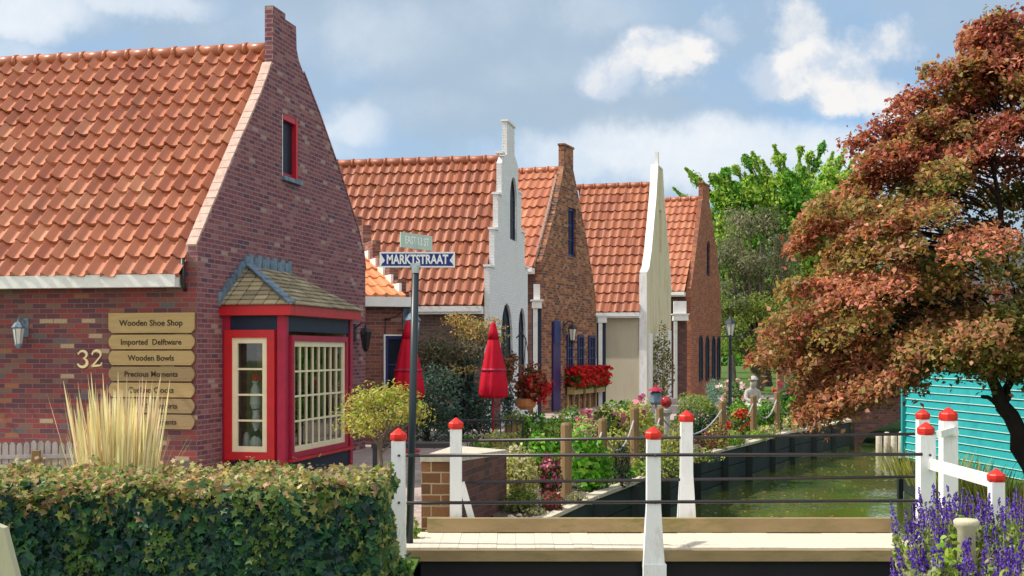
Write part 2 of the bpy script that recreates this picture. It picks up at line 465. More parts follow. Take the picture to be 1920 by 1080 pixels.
# ------------------------------------------------------------------ mesh helpers
class MB:
    def __init__(s):
        s.v, s.f, s.uv, s.mi = [], [], [], []

    def face(s, pts, uv=None, mi=0):
        b = len(s.v)
        s.v.extend([tuple(p) for p in pts])
        s.f.append(tuple(range(b, b + len(pts))))
        s.uv.append(uv)
        s.mi.append(mi)

    def box(s, x0, x1, y0, y1, z0, z1, mi=0, mt=None):
        P = [Vector(p) for p in [(x0, y0, z0), (x1, y0, z0), (x1, y1, z0), (x0, y1, z0), (x0, y0, z1), (x1, y0, z1), (x1, y1, z1), (x0, y1, z1)]]
        Q = [mt @ p for p in P] if mt is not None else P
        for idx, ax in (((0, 3, 2, 1), 2), ((4, 5, 6, 7), 2), ((0, 1, 5, 4), 1), ((1, 2, 6, 5), 0), ((2, 3, 7, 6), 1), ((3, 0, 4, 7), 0)):
            uv = [((P[i].y, P[i].z) if ax == 0 else (P[i].x, P[i].z) if ax == 1 else (P[i].x, P[i].y)) for i in idx]
            s.face([Q[i] for i in idx], uv, mi)

    def bar(s, a, b, wd, ht=None, mi=0, up=(0, 0, 1)):
        """rectangular bar from a to b"""
        ht = ht or wd
        a, b = Vector(a), Vector(b)
        d = (b - a)
        L = d.length
        d.normalize()
        u = Vector(up)
        if abs(d.dot(u)) > 0.95:
            u = Vector((0, 1, 0))
        r = d.cross(u).normalized()
        u = r.cross(d).normalized()
        mt = Matrix((r.to_4d(), d.to_4d(), u.to_4d(), (0, 0, 0, 1))).transposed()
        for i in range(3):
            mt[3][i] = 0
        mt[3][3] = 1
        mt = Matrix.Translation(a) @ mt
        s.box(-wd / 2, wd / 2, 0, L, -ht / 2, ht / 2, mi, mt)

    def tube(s, pts, rad, n=8, mi=0, cap=True):
        pts = [Vector(p) for p in pts]
        if not isinstance(rad, (list, tuple)):
            rad = [rad] * len(pts)
        rings = []
        pu = None
        for i, p in enumerate(pts):
            d = (pts[min(i + 1, len(pts) - 1)] - pts[max(i - 1, 0)])
            if d.length < 1e-9:
                d = Vector((0, 0, 1))
            d.normalize()
            if pu is None:
                pu = Vector((1, 0, 0)) if abs(d.x) < .9 else Vector((0, 1, 0))
            r = d.cross(pu)
            r.normalize()
            pu = r.cross(d).normalized()
            rings.append([p + (r * math.cos(2 * PI * k / n) + pu * math.sin(2 * PI * k / n)) * rad[i] for k in range(n)])
        b = len(s.v)
        for rg in rings:
            s.v.extend([tuple(q) for q in rg])
        for i in range(len(rings) - 1):
            for k in range(n):
                k2 = (k + 1) % n
                s.f.append((b + i * n + k, b + i * n + k2, b + (i + 1) * n + k2, b + (i + 1) * n + k))
                s.uv.append(None)
                s.mi.append(mi)
        if cap:
            s.f.append(tuple(b + k for k in range(n))[::-1])
            s.f.append(tuple(b + (len(rings) - 1) * n + k for k in range(n)))
            s.uv += [None, None]
            s.mi += [mi, mi]

    def lathe(s, prof, c=(0, 0, 0), n=16, mi=0, squash=None):
        b = len(s.v)
        for r, z in prof:
            for k in range(n):
                a = 2 * PI * (k + .5) / n
                rr = r * (squash(a, z) if squash else 1)
                s.v.append((c[0] + rr * math.cos(a), c[1] + rr * math.sin(a), c[2] + z))
        for i in range(len(prof) - 1):
            for k in range(n):
                k2 = (k + 1) % n
                s.f.append((b + i * n + k, b + i * n + k2, b + (i + 1) * n + k2, b + (i + 1) * n + k))
                s.uv.append(None)
                s.mi.append(mi)
        s.f.append(tuple(b + k for k in range(n))[::-1])
        s.f.append(tuple(b + (len(prof) - 1) * n + k for k in range(n)))
        s.uv += [None, None]
        s.mi += [mi, mi]

    def slab(s, outer, holes, to3, t0, t1, mi=0, mi_side=None):
        """polygon with holes in (a, b), extruded along the third axis from t0 to t1; to3(a, b, t)"""
        mi_side = mi if mi_side is None else mi_side
        loops = [outer] + list(holes)
        flat = [p for lp in loops for p in lp]
        tris = tessellate_polygon([[Vector((p[0], p[1], 0)) for p in lp] for lp in loops])
        for tri in tris:
            a, b2, c = [flat[i] for i in tri]
            ar = (b2[0] - a[0]) * (c[1] - a[1]) - (b2[1] - a[1]) * (c[0] - a[0])
            if abs(ar) < 1e-9:
                continue
            if ar < 0:
                b2, c = c, b2
            s.face([to3(*a, t1), to3(*b2, t1), to3(*c, t1)], [a, b2, c], mi)
            s.face([to3(*c, t0), to3(*b2, t0), to3(*a, t0)], [c, b2, a], mi)
        for lp in loops:
            for i in range(len(lp)):
                p, q = lp[i], lp[(i + 1) % len(lp)]
                L = math.hypot(q[0] - p[0], q[1] - p[1])
                horiz = abs(q[1] - p[1]) < abs(q[0] - p[0])
                if horiz:
                    uv = [(p[0], t0), (q[0], t0), (q[0], t1), (p[0], t1)]
                else:
                    uv = [(t0, p[1]), (t0, q[1]), (t1, q[1]), (t1, p[1])]
                s.face([to3(*p, t0), to3(*q, t0), to3(*q, t1), to3(*p, t1)], uv, mi_side)

    def build(s, name, mats, parent=None, smooth=False):
        me = bpy.data.meshes.new(name)
        me.from_pydata(s.v, [], s.f)
        if any(u is not None for u in s.uv):
            ul = me.uv_layers.new(name='UVMap')
            data = np.zeros(len(me.loops) * 2, dtype=np.float32)
            k = 0
            for f, u in zip(s.f, s.uv):
                if u is not None:
                    for i, q in enumerate(u):
                        data[(k + i) * 2] = q[0]
                        data[(k + i) * 2 + 1] = q[1]
                k += len(f)
            ul.data.foreach_set('uv', data)
        if not isinstance(mats, (list, tuple)):
            mats = [mats]
        for m in mats:
            me.materials.append(M[m] if isinstance(m, str) else m)
        me.polygons.foreach_set('material_index', s.mi)
        if smooth:
            me.polygons.foreach_set('use_smooth', [True] * len(me.polygons))
        me.update()
        o = bpy.data.objects.new(name, me)
        COL.objects.link(o)
        if parent is not None:
            o.parent = parent
        return o


def bevel(o, wdt=0.006, seg=1):
    md = o.modifiers.new('bevel', 'BEVEL')
    md.width = wdt
    md.segments = seg
    md.limit_method = 'ANGLE'
    md.angle_limit = R(40)
    return o


def tag(o, label, cat, group=None, kind=None):
    o['label'] = label
    if cat:
        o['category'] = cat
    if group:
        o['group'] = group
    if kind:
        o['kind'] = kind
    return o


def thing(name, label, cat, loc=(0, 0, 0), rz=0.0, group=None):
    o = bpy.data.objects.new(name, None)
    o.empty_display_size = 0.2
    COL.objects.link(o)
    o.location = loc
    o.rotation_euler = (0, 0, rz)
    return tag(o, label, cat, group)


def struct(o):
    o['kind'] = 'structure'
    return o


def copy_tree(o, parent=None):
    c = o.copy()
    COL.objects.link(c)
    c.parent = parent
    for ch in list(o.children):
        copy_tree(ch, c)
    return c


def at(px, py, D):
    """point at distance D in front of the camera that falls on photograph pixel px, py"""
    return Vector(((px - 960) / F * D, D, CAMZ + (HZ - py) / F * D))


def gx(px, D):
    return (px - 960) / F * D


def text(name, body, size, mat, parent, loc, rot, extrude=0.004, bold=0.0, sx=1.0, align='CENTER'):
    cu = bpy.data.curves.new(name, 'FONT')
    cu.body = body
    cu.size = size
    cu.extrude = extrude
    cu.offset = bold
    cu.align_x = align
    cu.align_y = 'CENTER'
    cu.resolution_u = 3
    tmp = bpy.data.objects.new('tmp', cu)
    COL.objects.link(tmp)
    bpy.context.view_layer.update()
    me = bpy.data.meshes.new_from_object(tmp.evaluated_get(bpy.context.evaluated_depsgraph_get()))
    bpy.data.objects.remove(tmp)
    bpy.data.curves.remove(cu)
    me.materials.clear()
    me.materials.append(M[mat])
    o = bpy.data.objects.new(name, me)
    COL.objects.link(o)
    o.parent = parent
    o.location = loc
    o.rotation_euler = rot
    o.scale = (sx, 1, 1)
    return o


# ------------------------------------------------------------------ foliage helpers
SHAPES = {
    'quad': np.array([(0, -.5, 0), (.5, 0, .16), (0, .5, 0), (-.5, 0, .16)]),
    'oval': np.array([(0, -.5, 0), (.42, -.15, .10), (.36, .2, .08), (0, .5, -.06), (-.36, .2, .08), (-.42, -.15, .10)]),
    'ivy': np.array([(0, -.45, 0), (.30, -.50, .05), (.30, -.18, .08), (.62, .02, .02), (.26, .14, .07), (0, .62, -.05), (-.26, .14, .07), (-.62, .02, .02), (-.30, -.18, .08), (-.30, -.50, .05)]),
    'blade': np.array([(-.5, -.5, 0), (.5, -.5, 0), (.35, .1, .1), (0, .5, 0), (-.35, .1, .1)]),
}


def leaves(name, pts, nrm, length, width, cols, mat='leaf', parent=None, shape='quad', spread=0.8, droop=0.0, tang=None, lvar=0.3, seed=0):
    r = np.random.default_rng(seed + 100)
    pts = np.asarray(pts, dtype=float)
    N = len(pts)
    if nrm is None:
        n = r.normal(size=(N, 3))
    else:
        n = np.asarray(nrm, dtype=float) + r.normal(size=(N, 3)) * spread
    n /= np.linalg.norm(n, axis=1, keepdims=True) + 1e-9
    if tang is None:
        tg = r.normal(size=(N, 3)) + np.array([0, 0, -droop])
    else:
        tg = np.asarray(tang, dtype=float) + r.normal(size=(N, 3)) * 0.25
    tg = tg - n * np.sum(tg * n, axis=1, keepdims=True)
    tg /= np.linalg.norm(tg, axis=1, keepdims=True) + 1e-9
    bt = np.cross(n, tg)
    sh = SHAPES[shape]
    k = len(sh)
    L = length * (1 + lvar * r.uniform(-1, 1, size=(N, 1)))
    W = L * (width / length)
    V = np.zeros((N, k, 3))
    for i, (a, b, c) in enumerate(sh):
        V[:, i] = pts + bt * (a * W) + tg * (b * L) + n * (c * L)
    me = bpy.data.meshes.new(name)
    me.vertices.add(N * k)
    me.vertices.foreach_set('co', V.reshape(-1).astype(np.float32))
    me.loops.add(N * k)
    me.loops.foreach_set('vertex_index', np.arange(N * k, dtype=np.int32))
    me.polygons.add(N)
    me.polygons.foreach_set('loop_start', np.arange(0, N * k, k, dtype=np.int32))
    ca = me.attributes.new('Col', 'FLOAT_COLOR', 'POINT')
    cc = np.ones((N, k, 4), dtype=np.float32)
    cc[:, :, :3] = np.asarray(cols)[:, None, :]
    ca.data.foreach_set('color', cc.reshape(-1))
    me.materials.append(M[mat])
    me.update(calc_edges=True)
    me.validate()
    o = bpy.data.objects.new(name, me)
    COL.objects.link(o)
    if parent is not None:
        o.parent = parent
    return o


def pal(N, cols, seed=0, jit=0.18, weights=None):
    r = np.random.default_rng(seed)
    cols = np.array(cols)
    i = r.choice(len(cols), N, p=weights)
    j = np.clip((i + 0) % len(cols), 0, len(cols) - 1)
    c = cols[j] * (1 + jit * r.normal(size=(N, 1)))
    c = c * (1 + 0.06 * r.normal(size=(N, 3)))
    return np.clip(c, 0.003, 0.9)


def ball_pts(N, c, rad, seed=0, shell=0.55, lumps=0.22, zmin=None):
    """points in the outer part of a lumpy ellipsoid, with outward normals"""
    r = np.random.default_rng(seed)
    d = r.normal(size=(N, 3))
    d /= np.linalg.norm(d, axis=1, keepdims=True)
    ph = r.uniform(0, 6.28, size=(5, 3))
    fr = r.uniform(1.5, 4.5, size=(5, 3))
    lump = np.zeros(N)
    for a, b in zip(fr, ph):
        lump += np.sin(d @ np.diag(a) + b).prod(axis=1)
    rr = (shell + (1 - shell) * r.uniform(size=N) ** 0.6) * (1 + lumps * lump)
    p = d * rr[:, None] * np.array(rad) + np.array(c)
    if zmin is not None:
        p[:, 2] = np.where(p[:, 2] < zmin, zmin + r.uniform(0, .1, N), p[:, 2])
    return p, d


def shrub(name, label, cat, c, rad, n, cols, leaf=0.05, wid=None, seed=1, group=None, shape='oval', mat='leaf', shell=0.5, lumps=.25, spread=.8, flowers=None, droop=0.0, top_cols=None):
    """shrub standing on the ground at c; crown half sizes rad; flowers = (n, size, cols)"""
    root = thing(name, label, cat, (c[0], c[1], c[2]), 0, group)
    p, d = ball_pts(n, (0, 0, rad[2]), rad, seed, shell, lumps, zmin=0.02)
    cl = pal(n, cols, seed)
    if top_cols is not None:
        # leaves on the upper side have their own colour
        tp = pal(n, top_cols, seed + 3)
        r = np.random.default_rng(seed + 5)
        k = (p[:, 2] / (2 * rad[2]) + r.normal(size=n) * .12) > .58
        cl[k] = tp[k]
    leaves('foliage', p, d, leaf, wid or leaf * .62, cl, mat, root, shape, spread, droop, seed=seed)
    st = MB()
    r = random.Random(seed)
    for i in range(7):
        a = r.uniform(0, 6.28)
        st.tube([(0, 0, 0), (math.cos(a) * rad[0] * .2, math.sin(a) * rad[1] * .2, rad[2] * .7), (math.cos(a) * rad[0] * .55, math.sin(a) * rad[1] * .55, rad[2] * 1.4)], [.018, .012, .005], 5)
    st.build('stems', 'bark_grey', root)
    if flowers:
        fn, fs, fc = flowers
        q, e = ball_pts(fn, (0, 0, rad[2] * 1.02), [x * 1.03 for x in rad], seed + 9, .92, lumps, zmin=.1)
        k = q[:, 2] > rad[2] * .7
        q, e = q[k], e[k]
        # every blossom is a small rosette of petals
        m = 9
        r2 = np.random.default_rng(seed + 2)
        qq = np.repeat(q, m, axis=0) + r2.normal(size=(len(q) * m, 3)) * fs * .35
        leaves('blossoms', qq, np.repeat(e, m, axis=0), fs * .8, fs * .7, pal(len(qq), fc, seed + 4), 'petal', root, 'oval', .7, seed=seed + 8)
    return root


def limb(mb, p0, p1, r0, r1, sag=0.0, n=6, seed=0, jit=0.06):
    r = random.Random(seed)
    p0, p1 = Vector(p0), Vector(p1)
    L = (p1 - p0).length
    pts, rad = [], []
    for i in range(n + 1):
        t = i / n
        q = p0.lerp(p1, t) + Vector((0, 0, sag * L * math.sin(PI * t)))
        if 0 < i < n:
            q += Vector([r.uniform(-1, 1) * jit * L for _ in range(3)])
        pts.append(q)
        rad.append(r0 + (r1 - r0) * t)
    mb.tube(pts, rad, 7)
    return pts

# =================================================================== SETTING
LB = [(-0.9, 3.0), (-0.9, 13.3), (.39, 15.2), (1.09, 17.45), (2.48, 21.2), (3.4, 24.0), (5.0, 27.4), (6.84, 31.6), (9.6, 36.5), (10.2, 40)]
RB = [(24, 40), (17, 33), (12.5, 26), (7.45, 24.25), (7.2, 22), (6.0, 18.5), (4.35, 13.8), (4.1, 12.2), (3.0, 9.4), (2.15, 6.6), (1.9, 3.0)]
WZ = -0.78
mb = MB()
mb.slab([(-900, -200), (900, -200), (900, 1600), (-900, 1600)], [LB + RB], lambda a, b, t: (a, b, t), -.02, 0)
struct(mb.build('ground', 'ground'))
mb = MB()
mb.face([(-12, 0, WZ), (60, 0, WZ), (60, 60, WZ), (-12, 60, WZ)])
struct(mb.build('canal_water', 'water'))
mb = MB()
mb.face([(-12, 0, WZ - 1.2), (60, 0, WZ - 1.2), (60, 60, WZ - 1.2), (-12, 60, WZ - 1.2)])
struct(mb.build('canal_bed', 'soil'))


def bank_wall(pts, label, thick=.12, top=0.03, cope=True, planks='dark_timber'):
    root = thing('bank_wall', label, 'retaining wall')
    b, c, al = MB(), MB(), MB()
    for p, q in zip(pts[:-1], pts[1:]):
        p, q = Vector((*p, 0)), Vector((*q, 0))
        L = (q - p).length
        n = max(1, int(L / 1.6))
        for i in range(n):
            a, e = p.lerp(q, i / n), p.lerp(q, (i + 1) / n)
            dz = random.uniform(-.01, .01)
            for k in range(4):
                z0 = WZ - .5 + k * .32
                (al if k < 2 else b).bar(a + Vector((0, 0, z0 + .16)), e + Vector((0, 0, z0 + .16)), .08 + .012 * random.random(), .305)
            c.bar(a + Vector((0, 0, top + dz)), e + Vector((0, 0, top + dz)), .16 + random.uniform(-.02, .03), .05)
            m = Vector((a.x, a.y, 0))
            nrm = Vector((q.y - p.y, p.x - q.x, 0)).normalized()
            b.bar(m + nrm * .08 + Vector((0, 0, WZ - .5)), m + nrm * .08 + Vector((0, 0, -.02)), .12, .12)
    b.build('planking', planks, root)
    al.build('wet_planking', 'algae_timber', root)
    if cope:
        bevel(c.build('edging', 'coping_stone', root), .015, 2)
    return root


bank_wall(LB[1:], 'dark timber canal bank with pale edging beside the flower bed')
bank_wall([(7.45, 24.25), (7.2, 22), (6.0, 18.5), (4.35, 13.8), (4.1, 12.2)], 'dark timber bulkhead in the water under the teal house', cope=False)

# fallen leaves drifting on the water
rf_ = np.random.default_rng(31)
n = 420
p = []
while len(p) < n:
    y = rf_.uniform(17, 36)
    t = rf_.uniform()
    xl = np.interp(y, [q[1] for q in LB[1:]], [q[0] for q in LB[1:]]) + .12
    xr = np.interp(y, [12.2, 13.8, 18.5, 22, 24.25, 26, 33], [4.1, 4.35, 6, 7.2, 7.45, 11, 15]) - .1
    if rf_.uniform() < .35 + .65 * abs(math.sin(y * 1.7 + t * 5)):
        p.append((xl + (xr - xl) * t ** 1.3, y, WZ + .006))
fl_ = leaves('fallen_leaves', p, np.tile(np.array([0, 0, 1]), (n, 1)), .075, .05, pal(n, [(.34, .22, .08), (.28, .14, .06), (.40, .34, .10), (.2, .24, .06)], 3), 'leaf', None, 'oval', .05, seed=3)
fl_['kind'] = 'stuff'
fl_['label'] = 'fallen leaves drifting on the canal water'

# garden bed between path and canal, slightly mounded, and the pink paved yard
mb = MB()
bed = [(-.15, 14.6), (.36, 15.3), (1.06, 17.55), (2.42, 21.3), (3.32, 24.1), (4.92, 27.5), (6.75, 31.8), (9.3, 36.6), (8.2, 37.5), (5.2, 33), (3.2, 29), (1.3, 25), (-.1, 21), (-.4, 17)]
mb.slab(bed, [], lambda a, b, t: (a, b, t), .006, .03)
struct(mb.build('garden_soil', 'soil'))
mb = MB()
yard = [(-9, 14.6), (-.2, 14.5), (-.45, 17), (-.15, 21), (1.25, 25), (3.15, 29), (5.1, 33), (9.5, 43), (13, 60), (8.5, 60), (-9, 40)]
mb.slab(yard, [], lambda a, b, t: (a, b, t), -.01, .004)
struct(mb.build('paved_yard', 'paving'))

# =================================================================== HOUSES


def tile_roof(name, parent, x0, x1, ey, ez, ry, rz, rows, tw, mat, amp=.045, lip=.035, nx=9):
    """pantiled slope in house coordinates, from the eave (ey, ez) to the ridge (ry, rz)"""
    n = int(round((x1 - x0) / tw))
    cols = n * nx + 1
    us = np.linspace(0, n, cols)
    t = us % 1.0
    hump = np.where(t < .40, np.sin(np.clip(t / .40, 0, 1) * PI) ** 0.85, 0)
    pan = np.where(t >= .40, -np.sin(np.clip((t - .40) / .60, 0, 1) * PI) * .30, 0)
    h = amp * (hump + pan)
    sl = Vector((0, ry - ey, rz - ez))
    L = sl.length
    sl.normalize()
    nr = Vector((0, -sl.z, sl.y))
    xs = x1 - (n - us) * tw
    V, UV, Fc = [], [], []
    rr = np.random.default_rng(rows * 7 + n)
    for r in range(rows):
        v0, v1 = r / rows * L, (r + 1) / rows * L
        jit = np.repeat(rr.normal(size=n + 1) * .007, nx)[:cols]
        jl = np.repeat(rr.normal(size=n + 1) * .010 + (rr.uniform(size=n + 1) < .012) * -.05, nx)[:cols]
        for vv, up, uvv in ((v0, .0 - (0.03 if r == 0 else 0), r + .02), (v0, lip, r + .03), (v1, 0.0, r + .98)):
            hh = h + up + jit
            vs = vv + (jl if up == lip else 0)
            P = np.stack([xs, ey + sl.y * vs + nr.y * hh, ez + sl.z * vs + nr.z * hh], axis=1)
            V.append(P)
            UV.append(np.stack([us, np.full(cols, uvv)], axis=1))
    V = np.concatenate(V)
    UV = np.concatenate(UV)
    faces = []
    for k in range(rows * 3 - 1):
        if k % 3 == 2:
            continue
        a = np.arange(k * cols, k * cols + cols - 1)
        faces.append(np.stack([a, a + 1, a + 1 + cols, a + cols], axis=1))
    Fc = np.concatenate(faces)
    me = bpy.data.meshes.new(name)
    me.from_pydata(V.tolist(), [], Fc.tolist())
    ul = me.uv_layers.new(name='UVMap')
    uvq = UV[Fc].copy()
    # keep every face inside one tile id
    uvq[:, :, 0] = np.floor(uvq[:, :, 0].mean(axis=1))[:, None] + np.clip(uvq[:, :, 0] - np.floor(uvq[:, :, 0].mean(axis=1))[:, None], .01, .99)
    ul.data.foreach_set('uv', uvq.reshape(-1).astype(np.float32))
    me.materials.append(M[mat])
    me.polygons.foreach_set('use_smooth', [True] * len(me.polygons))
    me.set_sharp_from_angle(angle=R(50))
    o = bpy.data.objects.new(name, me)
    COL.objects.link(o)
    o.parent = parent
    return o


def ridge_tiles(parent, x0, x1, y, z, r=.13, seg=.46, mat='tile'):
    b = MB()
    x = x1
    while x > x0:
        b.tube([(x, y, z), (x - seg, y, z)], r, 10)
        b.tube([(x - .0, y, z + .004), (x - .07, y, z + .004)], r * 1.13, 10)
        x -= seg
    return b.build('ridge_tiles', mat, parent, True)


def gx_map(x):
    """gable plane: (a, b) = (y, z), outward = +x"""
    return lambda a, b, t: (x + t, a, b)


def fy_map(y):
    """front plane: (a, b) = (x, z), outward = -y"""
    return lambda a, b, t: (a, y - t, b)


def window(parent, to3, a0, a1, b0, b1, cols=1, rows=1, frame='white', fw=.05, bar=.022, depth=.05, t=0.0, glass='glass_dark', arch=False, name='window', sill=None, outer=None, ow=.07):
    """framed window in a wall plane; glass is its pane, outer an extra casing"""
    def shape(i):
        x0, x1, z0, z1 = a0 + i, a1 - i, b0 + i, b1 - i
        if not arch:
            return [(x0, z0), (x1, z0), (x1, z1), (x0, z1)]
        wd = (x1 - x0) / 2
        hz = z1 - wd * 1.5
        c = (x0 + x1) / 2
        pts = [(x0, z0), (x1, z0), (x1, hz)]
        for k in range(1, 8):
            u = k / 8
            if u <= .5:
                s = u * 2
                pts.append((x1 - wd * (1 - math.cos(s * PI / 2)), hz + wd * 1.5 * math.sin(s * PI / 2) ** .9))
            else:
                s = (1 - u) * 2
                pts.append((x0 + wd * (1 - math.cos(s * PI / 2)), hz + wd * 1.5 * math.sin(s * PI / 2) ** .9))
        pts.append((x0, hz))
        return pts
    f = MB()
    f.slab(shape(0), [shape(fw)[::-1]], to3, t, t + depth)
    for i in range(1, cols):
        x = a0 + fw + (a1 - a0 - 2 * fw) * i / cols
        f.slab([(x - bar / 2, b0 + fw), (x + bar / 2, b0 + fw), (x + bar / 2, b1 - fw), (x - bar / 2, b1 - fw)], [], to3, t + .006, t + depth * .75)
    for j in range(1, rows):
        z = b0 + fw + (b1 - b0 - 2 * fw) * j / rows
        f.slab([(a0 + fw, z - bar / 2), (a1 - fw, z - bar / 2), (a1 - fw, z + bar / 2), (a0 + fw, z + bar / 2)], [], to3, t + .008, t + depth * .7)
    fo = f.build(name, frame, parent)
    g = MB()
    g.slab(shape(fw * .6), [], to3, t + depth * .2, t + depth * .32)
    g.build('pane', glass, fo)
    if outer:
        c = MB()
        def sh2(i):
            return [(a0 - i, b0 - i), (a1 + i, b0 - i), (a1 + i, b1 + i), (a0 - i, b1 + i)]
        c.slab(sh2(ow), [sh2(0)[::-1]], to3, t - .02, t + depth + .03)
        bevel(c.build('casing', outer, fo), .008)
    if sill:
        s = MB()
        s.slab([(a0 - .06, b0 - .07), (a1 + .06, b0 - .07), (a1 + .06, b0 - .003), (a0 - .06, b0 - .003)], [], to3, t - .02, t + .1)
        s.build('sill', sill, fo)
    return fo


def rect(a0, a1, b0, b1):
    return [(a0, b0), (a0, b1), (a1, b1), (a1, b0)]


# ------------------------------------------------------------------ house 1: big brick shop in the foreground
H1 = thing('brick_house', 'large dark brick shop with red bay window and number 32 behind the hedge', 'shop building', (gx(355, 19), 19, 0), R(-12), 'gabled houses along the canal')
GP = [(0, -.1), (0, 3.57), (.54, 4.2), (1.11, 4.86), (1.72, 5.55), (2.37, 6.27), (2.87, 6.92), (2.87, 7.90), (3.42, 7.90), (3.42, 7.80), (3.92, 7.80), (3.95, 7.40), (4.06, 7.22), (4.28, 7.05),
      (5.12, 6.42), (6.3, 5.44), (7.33, 4.48), (7.66, 4.05), (7.78, 3.7), (7.78, -.1)]
slit = rect(3.28, 4.02, 5.05, 6.15)
mb = MB()
mb.slab(GP, [slit], gx_map(0), -.02, .13)
mb.build('gable_wall', 'brick_gable', H1)
# pale mortared parapet coping, painted as sunlit, towards the tiles and over the top
mb = MB()
left = [p for p in GP[1:7]]
rq0 = random.Random(4)
for p, q in zip(left[:-1], left[1:]):
    n_ = max(1, round((q[1] - p[1]) / .13))
    for k in range(n_):
        a_ = (p[0] + (q[0] - p[0]) * k / n_, p[1] + (q[1] - p[1]) * k / n_)
        c_ = (p[0] + (q[0] - p[0]) * (k + .93) / n_, p[1] + (q[1] - p[1]) * (k + .93) / n_)
        j = rq0.uniform(-.006, .006)
        mb.slab([(a_[0], a_[1] + .03 + j), (a_[0] + .02, a_[1] - .34), (c_[0] + .02, c_[1] - .34), (c_[0], c_[1] + .03 + j)], [], gx_map(0), -.055 + j, -.0215)
        mb.slab([(a_[0], a_[1] + .003), (c_[0], c_[1] + .003), (c_[0] - .02, c_[1] + .032 + j), (a_[0] - .02, a_[1] + .032 + j)], [], gx_map(0), -.02, .118 + j)
mb.build('coping', 'coping', H1)
mb = MB()
right = GP[13:19]
for p, q in zip(right[:-1], right[1:]):
    mb.slab([(p[0], p[1] + .003), (q[0], q[1] + .003), (q[0] + .03, q[1] + .035), (p[0] + .03, p[1] + .035)], [], gx_map(0), -.04, .14)
mb.build('coping', 'brick_gable', H1)
mb = MB()
mb.slab([(-9, -.1), (.13, -.1), (.13, 3.35), (-9, 3.35)], [], fy_map(0.0), 0.0, .003)
mb.box(-9, -.03, .003, .2, -.1, 3.3)
mb.build('front_wall', 'brick_front', H1)
mb = MB()
mb.box(-9, -8.9, .2, 7.6, -.1, 3.3)
mb.box(-9, 0, 7.5, 7.7, -.1, 3.3)
mb.build('rear_wall', 'brick_gable', H1)
rf = tile_roof('roof', H1, -9, -.03, -.25, 3.13, 3.45, 7.30, 15, .25, 'tile', .07, .052, 10)
ridge_tiles(rf, -9, -.13, 3.45, 7.32, .105, .45)
mb = MB()
mb.face([(-9, 3.45, 7.28), (-.03, 3.45, 7.28), (-.03, 7.75, 3.1), (-9, 7.75, 3.1)], [(0, 0), (36, 0), (36, 14), (0, 14)])
mb.build('rear_slope', 'tile', rf)
mb = MB()
mb.box(-9, -.10, -.27, -.05, 2.96, 3.145)
bevel(mb.build('fascia', 'white_trim', rf), .01)
mb = MB()
mb.tube([(-.055, -.10, 3.38), (-.055, -.10, 3.0), (-.055, -.02, 2.92)], .032, 8)
mb.build('downpipe', 'black_metal', H1, True)
# gable window
wn = window(H1, gx_map(0), 3.30, 4.0, 5.07, 6.13, 1, 1, 'red_deep', .075, .02, .03, .035, 'glass_dark')
mb = MB()
mb.slab([(3.22, 4.98), (4.08, 4.98), (4.08, 5.05), (3.22, 5.05)], [], gx_map(0), .10, .20)
mb.build('sill', 'lead', wn)
mb = MB()
mb.slab(rect(3.93, 4.02, 5.05, 6.15)[::-1], [], gx_map(0), .04, .128)
mb.slab(rect(3.36, 3.93, 6.05, 6.15)[::-1], [], gx_map(0), .04, .12)
mb.build('casing', 'red', wn)
mb = MB()
mb.slab(rect(3.28, 3.355, 5.05, 6.15)[::-1], [], gx_map(0), .035, .11)
mb.build('casing', 'white', wn)

# bay window on the gable
BX, BY0, BY1 = 1.13, .91, 3.95
BAY = thing('bay_window', '', None)
BAY.parent = H1
del BAY['label']
xf = lambda a, b, t: (a, BY0 - t, b)          # face towards the camera (a = x)
xs = lambda a, b, t: (BX + t, a, b)           # long face (a = y)
mb = MB()
for (x, y) in ((.19, BY0 + .0), (BX - .03, BY0 + .0), (BX - .03, BY1 - .03)):
    mb = MB()
    mb.box(x - .065, x + .065, y - .05, y + .08, -.05, 2.56)
    bevel(mb.build('corner_post', 'red_deep', BAY), .01)
for q_ in ((.255, BX - .1, BY0 - .012, BY0 + .05, 2.32, 2.56), (BX - .05, BX + .012, BY0 + .085, BY1 - .065, 2.32, 2.56),
           (BX - .05, BX + .012, BY0 + .085, BY1 - .065, -.05, .30), (.255, BX - .1, BY0 - .012, BY0 + .05, -.05, .30)):
    mb = MB()
    mb.box(*q_)
    bevel(mb.build('panel', 'navy', BAY), .006)
for x0_, x1_ in ((.255, .33), (.93, BX - .098)):
    mb = MB()
    for k in range(14):
        z = .30 + k * .145
        mb.box(x0_, x1_, BY0 - .004 - .005 * (k % 2), BY0 + .04, z - .004, z + .142)
    mb.build('shingle_infill', 'red_deep', BAY)
mb = MB()
mb.box(.10, BX + .16, BY0 - .16, BY0 + .02, 2.563, 2.72)
bevel(mb.build('fascia', 'red', BAY), .01)
mb = MB()
mb.box(BX - .02, BX + .163, BY0 + .022, BY1 + .12, 2.565, 2.722)
bevel(mb.build('fascia', 'red', BAY), .01)
window(BAY, xf, .30, .88, .46, 2.22, 1, 4, 'cream', .085, .03, .05, .01, 'glass', outer='red', ow=.12)
wl = window(BAY, xs, BY0 + .22, BY1 - .42, .44, 2.17, 8, 4, 'cream', .085, .03, .05, .0, 'glass', outer='red_deep', ow=.09)
mb = MB()
mb.box(BX - .02, BX + .11, BY0 + .09, BY1 - .07, .30, .345)
mb.build('sill', 'red', BAY)
# hipped slate roof
A0, A1 = (.13, BY0 - .20, 2.725), (BX + .20, BY0 - .20, 2.725)
B1 = (BX + .20, BY1 + .15, 2.725)
B0 = (.13, BY1 + .15, 2.725)
T0, T1 = (.13, 1.75, 3.40), (.13, 3.55, 3.40)


